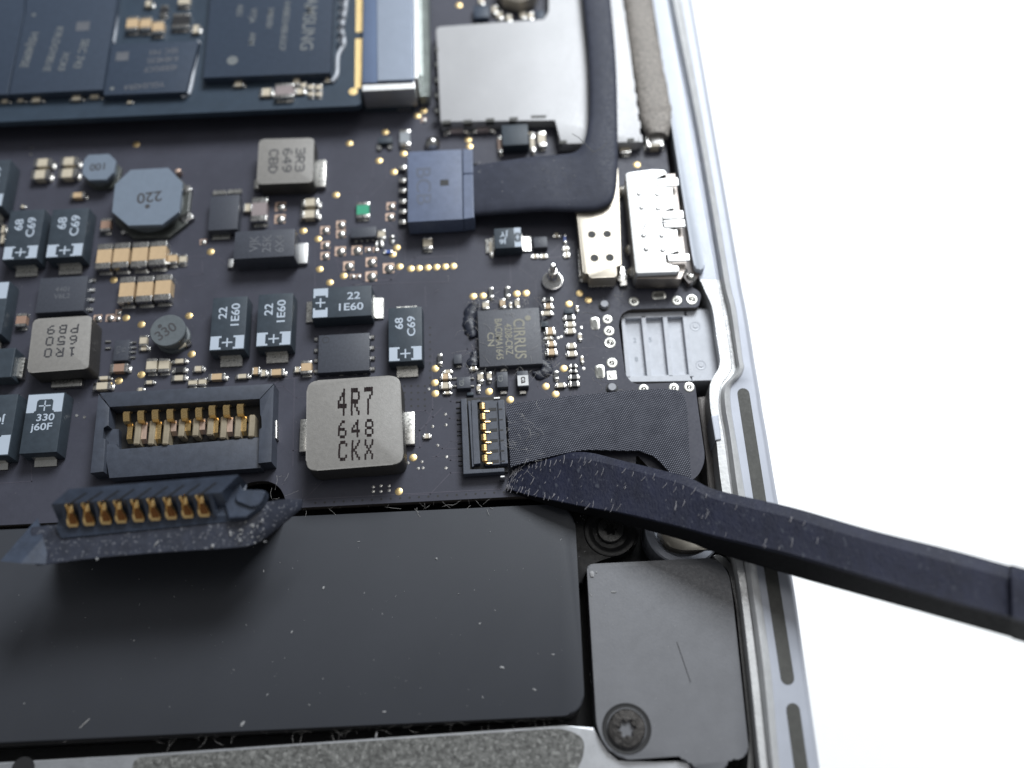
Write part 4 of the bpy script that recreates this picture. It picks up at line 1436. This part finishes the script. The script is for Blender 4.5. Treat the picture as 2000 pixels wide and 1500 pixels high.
for i in range(len(up) - 1):
    for k in range(K):
        bm.faces.new((up[i][k], up[i][k + 1], up[i + 1][k + 1], up[i + 1][k]))
        bm.faces.new((dn[i][k], dn[i + 1][k], dn[i + 1][k + 1], dn[i][k + 1]))
    bm.faces.new((up[i][0], up[i + 1][0], dn[i + 1][0], dn[i][0]))
    bm.faces.new((up[i][K], dn[i][K], dn[i + 1][K], up[i + 1][K]))
for i in (0, len(up) - 1):
    for k in range(K): bm.faces.new((up[i][k], dn[i][k], dn[i][k + 1], up[i][k + 1]))
obj('ribbon', bm, WOV, rib, smooth=40)
# plug head with contacts
bm = nb()
prism(bm, px([(939, 783), (984, 780), (991, 906), (948, 909)], .95), .36, .95, .05)
ph_ = obj('plug_head', bm, CONN, rib)
bm = nb()
prism(bm, px([(972, 782), (985, 781), (992, 905), (979, 906)], 1.25), .36, 1.25, .06)
obj('plug_bar', bm, CONN, ph_)
for i in range(6):
    x, y = 944 + i * 1.0, 795 + i * 20.3
    bm = nb()
    a = at(x, y, .95)
    prof = [(-.42, .02), (-.34, .30), (-.1, .42), (.12, .34), (.22, .06), (.12, .0), (-.1, .26), (-.25, .16), (-.32, 0)]
    loft(bm, [[a + Vector((u, -.30, w_)) for u, w_ in prof], [a + Vector((u, .30, w_)) for u, w_ in prof]])
    tube(bm, [at(x - 4, y + 6, 1.0), at(x + 4, y + 9, 1.02), at(x + 12, y + 8.5, 1.0)], .09, 5)
    obj('contact', bm, GOLD, ph_, smooth=40)
    bm = nb()
    prism(bm, px([(x + 10, y + 2), (x + 25, y + 1), (x + 25.5, y + 7), (x + 10.5, y + 8)], .97), .9, .97)
    prism(bm, px([(x + 29, y + 3), (x + 37, y + 2.5), (x + 37, y + 5.5), (x + 29, y + 6)], 1.262), 1.2, 1.262)
    obj('slot', bm, FLOORM, ph_)

# ------------------------------------------------------------------ loose battery plug
bp_ = thing('battery_plug', 'unplugged black battery plug with nine gold contacts on a bent flap', 'battery plug', at(300, 1040, 0))
pzf, pzb, pzt = 2.6, 3.2, 6.2


def q3(pts):
    return [at(x, y, z) for x, y, z in pts]


LIFT = 3.5


# housing: tilted block, contact face turned to the viewer
N9 = 10
TOPB = ((135, 955, 6.2 + LIFT), (466, 927, 6.2 + LIFT))        # back top edge
TOPF = ((100, 985, 5.8 + LIFT), (432, 962, 5.8 + LIFT))        # front top edge
BOTF = ((110, 1032, 4.2 + LIFT), (445, 1006, 4.2 + LIFT))
BOTL = ((120, 1051, 3.9 + LIFT), (470, 1016, 3.9 + LIFT))      # lip front


def lerp3(e, t):
    return at(*[e[0][i] + (e[1][i] - e[0][i]) * t for i in range(3)])


bm = nb()
ends = []
for t in (0, 1):
    ends.append([lerp3(TOPB, t), lerp3(TOPF, t), lerp3(BOTF, t) + Vector((0, .75, -.1)), lerp3(BOTF, t), lerp3(BOTL, t), lerp3(BOTL, t) + Vector((0, 0, -.9)), lerp3(TOPB, t) + Vector((0, 0, -2.6))])
# right end reaches a little further
loft(bm, ends)
hs = obj('plug_housing', bm, PLUGP, bp_)
cxs = [(138, 1001), (170, 999), (203, 997), (233, 996), (267, 994), (299, 993), (331, 990), (363, 989), (395, 985)]
for i in range(N9):
    xa = 122 + i * 32.2
    ta = (xa - 100) / 335
    bm = nb()
    w = .055 if i not in (0, N9 - 1) else .07
    w = .022
    sec = []
    for t in (ta - w / 2, ta + w / 2):
        a, b, c_ = lerp3(TOPF, t), lerp3(BOTF, t), lerp3(BOTF, t) + Vector((0, .75, -.1))
        a2 = lerp3(TOPB, t)
        sec.append([a + (a2 - a) * .02 + Vector((0, -.02, .03)), b + Vector((0, -.05, .12)), c_ + Vector((0, -.1, 0)), a + Vector((0, .5, -.5))])
    loft(bm, sec)
    obj('divider', bm, PLUGP, hs)
for x, y in cxs:
    bm = nb()
    t = (x - 102) / 336
    top, bot = lerp3(TOPF, t), lerp3(BOTF, t)
    up_ = (top - bot).normalized()
    rt_ = Vector((1, 0, 0))
    nrm = rt_.cross(up_).normalized()
    if nrm.y > 0: nrm = -nrm
    base = bot + (top - bot) * .06 + nrm * .10
    H = (top - bot).length * .92
    outer = [(-.34, .0), (.36, .0), (.46, .14), (.42, .34), (.24, .58), (.14, .74), (.22, .90), (.30, 1.0), (.12, .96), (.0, .82), (-.14, .97), (-.3, 1.0), (-.22, .88), (-.14, .74), (-.26, .56), (-.42, .32), (-.44, .12)]
    ring = []
    for k in range(len(outer)):
        u, v = outer[k]
        ring.append((u * .98, v))
    cin = [((u) * .74, .10 + (v) * .76 if v < .8 else .62) for u, v in ring]
    A = [bm.verts.new(base + rt_ * (u * 1.1) + up_ * (v * H) + nrm * .16) for u, v in ring]
    B = [bm.verts.new(base + rt_ * u + up_ * (v * H) + nrm * .02) for u, v in cin]
    A2 = [bm.verts.new(base + rt_ * u + up_ * (v * H) - nrm * .15) for u, v in ring]
    n = len(A)
    for k in range(n):
        bm.faces.new((A[k], A[(k + 1) % n], B[(k + 1) % n], B[k]))
        bm.faces.new((A2[k], A2[(k + 1) % n], A[(k + 1) % n], A[k]))
    fc_ = bm.faces.new(B)
    fc_.material_index = 1
    obj('contact', bm, [GOLD, DKGOLD], hs)
    # slit in the top face above each contact
    bm = nb()
    tb_ = (x - 102) / 336
    a, b = lerp3(TOPF, tb_ + .01), lerp3(TOPB, tb_ + .018)
    a = a + (b - a) * .0
    m_ = a + (b - a) * .62
    sd = Vector((.13, 0, 0))
    upz = Vector((0, 0, .03))
    ps = [a - sd + upz, a + sd + upz, m_ + sd + upz + Vector((.25, 0, 0)), m_ - sd + upz + Vector((.3, 0, 0))]
    vs = [bm.verts.new(p) for p in ps]
    vs2 = [bm.verts.new(p - Vector((0, 0, .2))) for p in ps]
    bm.faces.new(vs)
    for k in range(4): bm.faces.new((vs[k], vs2[k], vs2[(k + 1) % 4], vs[(k + 1) % 4]))
    obj('slit', bm, FLOORM, hs)
bm = nb()
prism(bm, px([(432, 964), (466, 928), (470, 960), (484, 958), (519, 958), (506, 990), (480, 1010), (447, 1012)], 4.6 + LIFT), 3.4 + LIFT, 4.6 + LIFT, .15)
obj('end_block', bm, PLUGP, hs)
bm = nb()
prism(bm, rounded(px([(455, 975), (470, 957), (519, 957), (511, 980), (498, 992)], 4.9 + LIFT), .4), 3.5 + LIFT, 4.9 + LIFT, .12, 1)
obj('finger_tab', bm, PLUGP, hs)
# bent flap of sticky film under the plug, going down to the battery
TAPE = mat('dusty_film', (.026, .030, .045), .45, bump=.4, bscale=2.2, var=.3, vscale=.8, speck=.40, speck_col=(.13, .135, .155), sscale=3.5)
bm = nb()
up_e = [(60, 1030, 3.6), (95, 1026, 3.7), (200, 1020, 3.7), (320, 1010, 3.7), (440, 996, 3.8), (505, 985, 3.8), (545, 976, 3.1), (590, 975, 1.8)]
lo_e = [(70, 1104, 3.6), (92, 1101, 3.6), (200, 1088, 3.6), (320, 1078, 3.6), (430, 1071, 3.5), (490, 1064, 3.2), (530, 1040, 2.4), (588, 992, 1.6)]
rowsA = catmull([(*a, *b) for a, b in zip(up_e, lo_e)], 4)
secs = []
for r in rowsA:
    a, b = at(r[0], r[1], r[2] + LIFT), at(r[3], r[4], r[5] + LIFT)
    sec = [a, a * .66 + b * .34 + Vector((0, 0, .1)), a * .33 + b * .67 + Vector((0, 0, .06)), b, b - Vector((0, .0, .25)), a * .5 + b * .5 - Vector((0, 0, .3)), a - Vector((0, 0, .3))]
    secs.append(sec)
loft(bm, secs)
obj('flap', bm, TAPE, bp_, smooth=50)
bm = nb()
secs = [[at(x, y, z + LIFT) for x, y, z in q] for q in (((0, 1096, 4.2), (74, 1011, 3.0), (74, 1011, 2.6), (0, 1096, 3.8)), ((40, 1100, 4.4), (84, 1050, 3.9), (84, 1050, 3.5), (40, 1100, 4.0)), ((90, 1102, 3.9), (92, 1080, 3.9), (92, 1080, 3.5), (90, 1102, 3.5)))]
loft(bm, secs)
obj('flap_wing', bm, PLUGP, bp_)
# the cable that carries it, black strip curving from the battery to the plug
bm = nb()
secs = []
prof = [(0, 1.0, 3.3), (.25, .93, 3.2), (.5, .9, 2.9), (.75, .95, 2.2), (1, 1.0, 1.4)]
cu_up = [(110, 1075, 3.1), (480, 1050, 3.1)]
for k in range(9):
    t = k / 8
    z = 3.3 + LIFT - (3.4 + LIFT) * (t ** 1.6)
    xl, xr = 120 - 10 * t, 485 + 70 * t
    yl, yr = 1040 + 60 * t - 22 * t, 1010 + 8 * t
    a, b = at(xl, yl, z), at(xr, yr, z)
    secs.append([a, (a + b) / 2, b, b - Vector((0, 0, .2)), (a + b) / 2 - Vector((0, 0, .2)), a - Vector((0, 0, .2))])
loft(bm, secs)
obj('lead_strip', bm, BATTS, bp_, smooth=60)

# ------------------------------------------------------------------ foam gasket
bm = nb()
Lg = [(1215, -60), (1218, 0), (1232, 110), (1246, 195), (1252, 235), (1263, 262)]
Rg = [(1267, -60), (1275, 0), (1294, 110), (1311, 195), (1314, 235), (1306, 262)]
secs = []
for ax, ay, bx, by in catmull([(*a, *b) for a, b in zip(Lg, Rg)], 8):
    a, b = at(ax, ay, 1.6), at(bx, by, 1.6)
    n = b - a
    sec = []
    for k in range(14):
        g = 2 * math.pi * k / 14
        p = a + n * (.5 + .5 * math.copysign(abs(math.cos(g)) ** .7, math.cos(g))) + Vector((0, 0, .75 * math.sin(g) - .4))
        p += Vector((mnoise.noise(p * .9), mnoise.noise(p * .9 + Vector((9, 0, 0))), mnoise.noise(p * 1.1))) * .18
        sec.append(p)
    secs.append(sec)
loft(bm, secs)
tag(obj('foam_gasket', bm, GASK, smooth=70), 'fuzzy brown grey foam gasket strip between shield can and case edge', 'gasket')
bm = nb()
for x, y, s in ((1281, 95, 1.2), (1292, 160, 1.0), (1280, 276, 1.5)): box(bm, at(x, y, .2), (s, s * 1.3, .9), bev=.25, seg=2)
obj('contact_spring', bm, BRIGHT, board, smooth=40)

# ------------------------------------------------------------------ spudger
SPM = mat('scuffed_nylon', (.012, .014, .029), .45, spec=.2, bump=.6, bscale=4, var=.3, vscale=.5, rvar=.14, speck=.36, speck_col=(.042, .046, .062), sscale=2.2, stretch=(1.3, .7, 1))
SPM2 = mat('nylon_shaded_side', (.004, .004, .005), .5, spec=.12, bump=.3, bscale=3)  # same nylon made darker: shade of the front side put into colour
# per station: top outline, inner chamfer, front top edge, front bottom edge (photo pixels) and height
ST = [((1002, 915), (1000, 925), (989, 952), (988, 957), .5, .25), ((1012, 906), (1010, 916), (1003, 958), (1005, 964), .75, .4), ((1045, 897), (1040, 906), (1040, 968), (1045, 978), 1.15, .75),
      ((1100, 886), (1094, 897), (1090, 978), (1095, 994), 1.7, 1.0), ((1150, 884), (1142, 897), (1148, 990), (1152, 1006), 2.2, 1.3), ((1225, 902), (1218, 914), (1225, 1003), (1228, 1026), 2.8, 1.6),
      ((1340, 931), (1334, 946), (1338, 1030), (1340, 1057), 3.8, 1.9), ((1400, 957), (1394, 974), (1398, 1046), (1400, 1080), 4.4, 2.1), ((1550, 992), (1545, 1012), (1548, 1082), (1550, 1125), 5.8, 2.3),
      ((1700, 1035), (1696, 1056), (1698, 1126), (1700, 1167), 7.2, 2.4), ((1850, 1072), (1847, 1096), (1849, 1170), (1850, 1209), 8.6, 2.5), ((1972, 1105), (1970, 1129), (1972, 1203), (1972, 1244), 9.75, 2.6), ((1976, 1104), (1974, 1127), (1977, 1205), (1977, 1247), 10.3, 3.1), ((2010, 1113), (2008, 1136), (2010, 1214), (2010, 1257), 10.6, 3.1),
      ((2250, 1182), (2249, 1208), (2250, 1280), (2250, 1328), 12.8, 3.1)]
fl_ = catmull([(*a, *b, *c_, *d, z, th) for a, b, c_, d, z, th in ST], 6)
secs = []
for r in fl_:
    z, th = r[8], r[9]
    A = at(r[0], r[1], z - th * .22)
    B = at(r[2], r[3], z)
    Cc = at(r[4], r[5], z)
    D = at(r[6], r[7], z - th)
    E = Vector((A.x, A.y, z - th))
    mid = (B + Cc) / 2
    mid2 = B * .12 + Cc * .88 + Vector((0, 0, -.02))
    secs.append([A, B, mid, mid2, Cc, Cc * .85 + D * .15, D, E])
bm = loft(nb(), secs, [0, 0, 0, 0, 0, 1, 1, 1])
for v in bm.verts:
    n_ = mnoise.noise(v.co * .8)
    v.co.z += .03 * n_
sp = obj('spudger', bm, [SPM, SPM2], smooth=14)
tag(sp, 'long scuffed black plastic prying tool with its tip at the ribbon plug', 'spudger')
# scrape marks and burrs lifted from the nylon
bm = nb()
for k in range(150):
    t = random.random() ** 1.6 * .6
    i = int(t * (len(secs) - 1))
    s = secs[i]
    f = random.choice((random.random() * .95, random.random() * .1, 1 - random.random() * .12))
    p = s[1] + (s[4] - s[1]) * f + Vector((0, 0, .03))
    a = random.choice((1.0, 1.2, .8, 1.1)) + random.uniform(-.2, .2)
    l = random.uniform(.15, .8)
    d = Vector((math.cos(a), math.sin(a), 0)) * l / 2
    d2 = Vector((math.cos(a + .2), math.sin(a + .2), 0)) * l / 2
    sl = (secs[min(i + 1, len(secs) - 1)][1].z - s[1].z) / max(.01, (secs[min(i + 1, len(secs) - 1)][1].x - s[1].x))
    d.z = d.x * sl; d2.z = d2.x * sl
    tube(bm, [p - d, p + Vector((0, 0, .02)), p + d2], random.uniform(.014, .045), 4)
obj('scrape_marks', bm, mat('scraped_nylon', (.17, .165, .18), .65), sp, kind='stuff')

# ------------------------------------------------------------------ sealant blobs round the audio chip
bm = nb()
for pts in ([(934, 594), (921, 606), (916, 628), (919, 648), (926, 660)], [(1050, 700), (1062, 712), (1068, 722), (1056, 730), (1040, 730)], [(930, 690), (924, 706), (926, 718)], [(1058, 600), (1060, 612), (1058, 630)]):
    path = [at(x, y, 0) for x, y, *_ in catmull([(*p, 0) for p in pts], 6)]
    secs = []
    for i, p in enumerate(path):
        t = (path[min(i + 1, len(path) - 1)] - path[max(i - 1, 0)]).normalized()
        sd = Vector((-t.y, t.x, 0))
        w = .62 * (1 - abs(2 * i / (len(path) - 1) - 1) ** 4 * .7)
        sec = []
        for k in range(12):
            g = 2 * math.pi * k / 12
            q = p + sd * w * math.cos(g) + Vector((0, 0, max(-.02, .28 * math.sin(g))))
            sec.append(q + Vector((mnoise.noise(q * 1.7), mnoise.noise(q * 1.7 + Vector((5, 0, 0))), abs(mnoise.noise(q * 2.2)) * .6)) * .28)
        secs.append(sec)
    loft(bm, secs)
obj('sealant', bm, SEAL, board, kind='stuff', smooth=70)

# ------------------------------------------------------------------ lint and dust


def fibre(bm, p, l, r, lift=.4, curl=1.0):
    a = random.random() * 6.28
    pts = [p.copy()]
    d = Vector((math.cos(a), math.sin(a), .1))
    n = 6
    r *= .62
    curl *= .55
    turn = random.uniform(-1, 1) * curl
    for k in range(n):
        a += turn * .5 + random.uniform(-.25, .25) * curl
        p = p + Vector((math.cos(a), math.sin(a), 0)) * l / n
        q = p.copy()
        q.z += lift * math.sin(math.pi * (k + 1) / n) * random.uniform(.5, 1)
        pts.append(q)
    tube(bm, pts, r, 3)


bm = nb()
for k in range(150):                                  # round the audio chip
    x, y = random.choice(((random.gauss(925, 8), random.uniform(590, 730)), (random.uniform(920, 1075), random.gauss(594, 7)), (random.gauss(1063, 9), random.uniform(590, 735)), (random.uniform(915, 1080), random.gauss(727, 8))))
    fibre(bm, at(x, y, random.uniform(.2, .7)), random.uniform(.3, 1.5), .02, .35)
for k in range(14): fibre(bm, at(random.uniform(940, 1050), random.uniform(605, 710), .88), random.uniform(.3, 1.4), .016, .08)
for k in range(40): fibre(bm, at(random.uniform(985, 1060), random.uniform(800, 920), 1.75), random.uniform(.3, 1.2), .018, .2)
for k in range(26): fibre(bm, at(random.uniform(560, 990), random.uniform(985, 994), -.5), random.uniform(.4, 1.8), .02, .4)
for k in range(90): fibre(bm, at(random.uniform(300, 1100), 0, 0) * 0 + at((xx := random.uniform(300, 1100)), 1447 - (xx - 300) * .046 - random.uniform(0, 14), -1.4), random.uniform(.3, 1.6), .022, .5)
for k in range(24): fibre(bm, at(random.uniform(600, 1380), random.uniform(480, 770), .05), random.uniform(.3, 1.3), .014, .08)
for k in range(7): fibre(bm, at(random.uniform(500, 590), random.uniform(925, 990), .6), random.uniform(.5, 2), .016, .5)
fibre(bm, at(125, 1450, -.6), 4.5, .05, .4, .25)
tag(obj('lint_fibres', bm, LINTM), 'loose grey lint fibres on the board and along the gaps', kind='stuff')
bm = nb()


def speck(x, y, z, s):
    c = at(x, y, z)
    r = bmesh.ops.create_icosphere(bm, subdivisions=1, radius=s)
    k = (random.uniform(.35, .9), random.uniform(.6, 2.0), random.uniform(.2, .5))
    g = random.random() * 3
    for v in r['verts']:
        q = Vector((v.co.x * k[0], v.co.y * k[1], v.co.z * k[2])) * random.uniform(.55, 1.3)
        v.co = c + Vector((q.x * math.cos(g) - q.y * math.sin(g), q.x * math.sin(g) + q.y * math.cos(g), q.z + s * .2))


for k in range(120): speck(random.uniform(20, 1135), random.uniform(1000, 1400), bz, random.choice((.02, .03, .03, .04, .06)))
for x, y, s in ((980, 1304, .22), (852, 1091, .16), (1044, 1347, .12), (937, 1218, .14), (474, 1414, .22), (570, 1234, .14), (895, 1160, .1), (967, 1192, .1), (1080, 1278, .1), (943, 1362, .1), (700, 1058, .1), (632, 1148, .13),
                (750, 1390, .12), (547, 1099, .1), (515, 1115, .1), (735, 1436, .2)): speck(x, y, bz, s)
for k in range(60): speck(random.uniform(1150, 1440), random.uniform(1110, 1470), spz, random.choice((.02, .03, .05)))
for x, y, s in ((1156, 1121, .3), (1165, 1118, .2), (1198, 1156, .16), (1154, 1162, .1)): speck(x, y, spz, s)
for k in range(420): speck(random.uniform(0, 1380), random.uniform(260, 970), .01, random.choice((.015, .02, .03, .035)))
for k in range(120): speck(random.uniform(1100, 1370), random.uniform(560, 770), .01, random.choice((.015, .02, .04)))
for k in range(40): speck(random.uniform(1110, 1230), random.uniform(1000, 1090), zt, random.choice((.03, .05)))
for x, y, s in ((416, 1066, .24), (305, 1063, .2), (190, 1092, .15), (450, 1042, .2), (480, 1020, .2), (470, 1035, .16)): speck(x, y, 3.7 + LIFT, s)
for k in range(50): speck(random.uniform(440, 520), random.uniform(1000, 1060), 3.6 + LIFT, random.uniform(.05, .14))
for k in range(40): speck(random.uniform(930, 1200), random.uniform(310, 400), 3.05, random.choice((.03, .05, .06)))
tag(obj('dust_specks', bm, DUSTM), 'pale dust specks scattered over battery and board', kind='stuff')
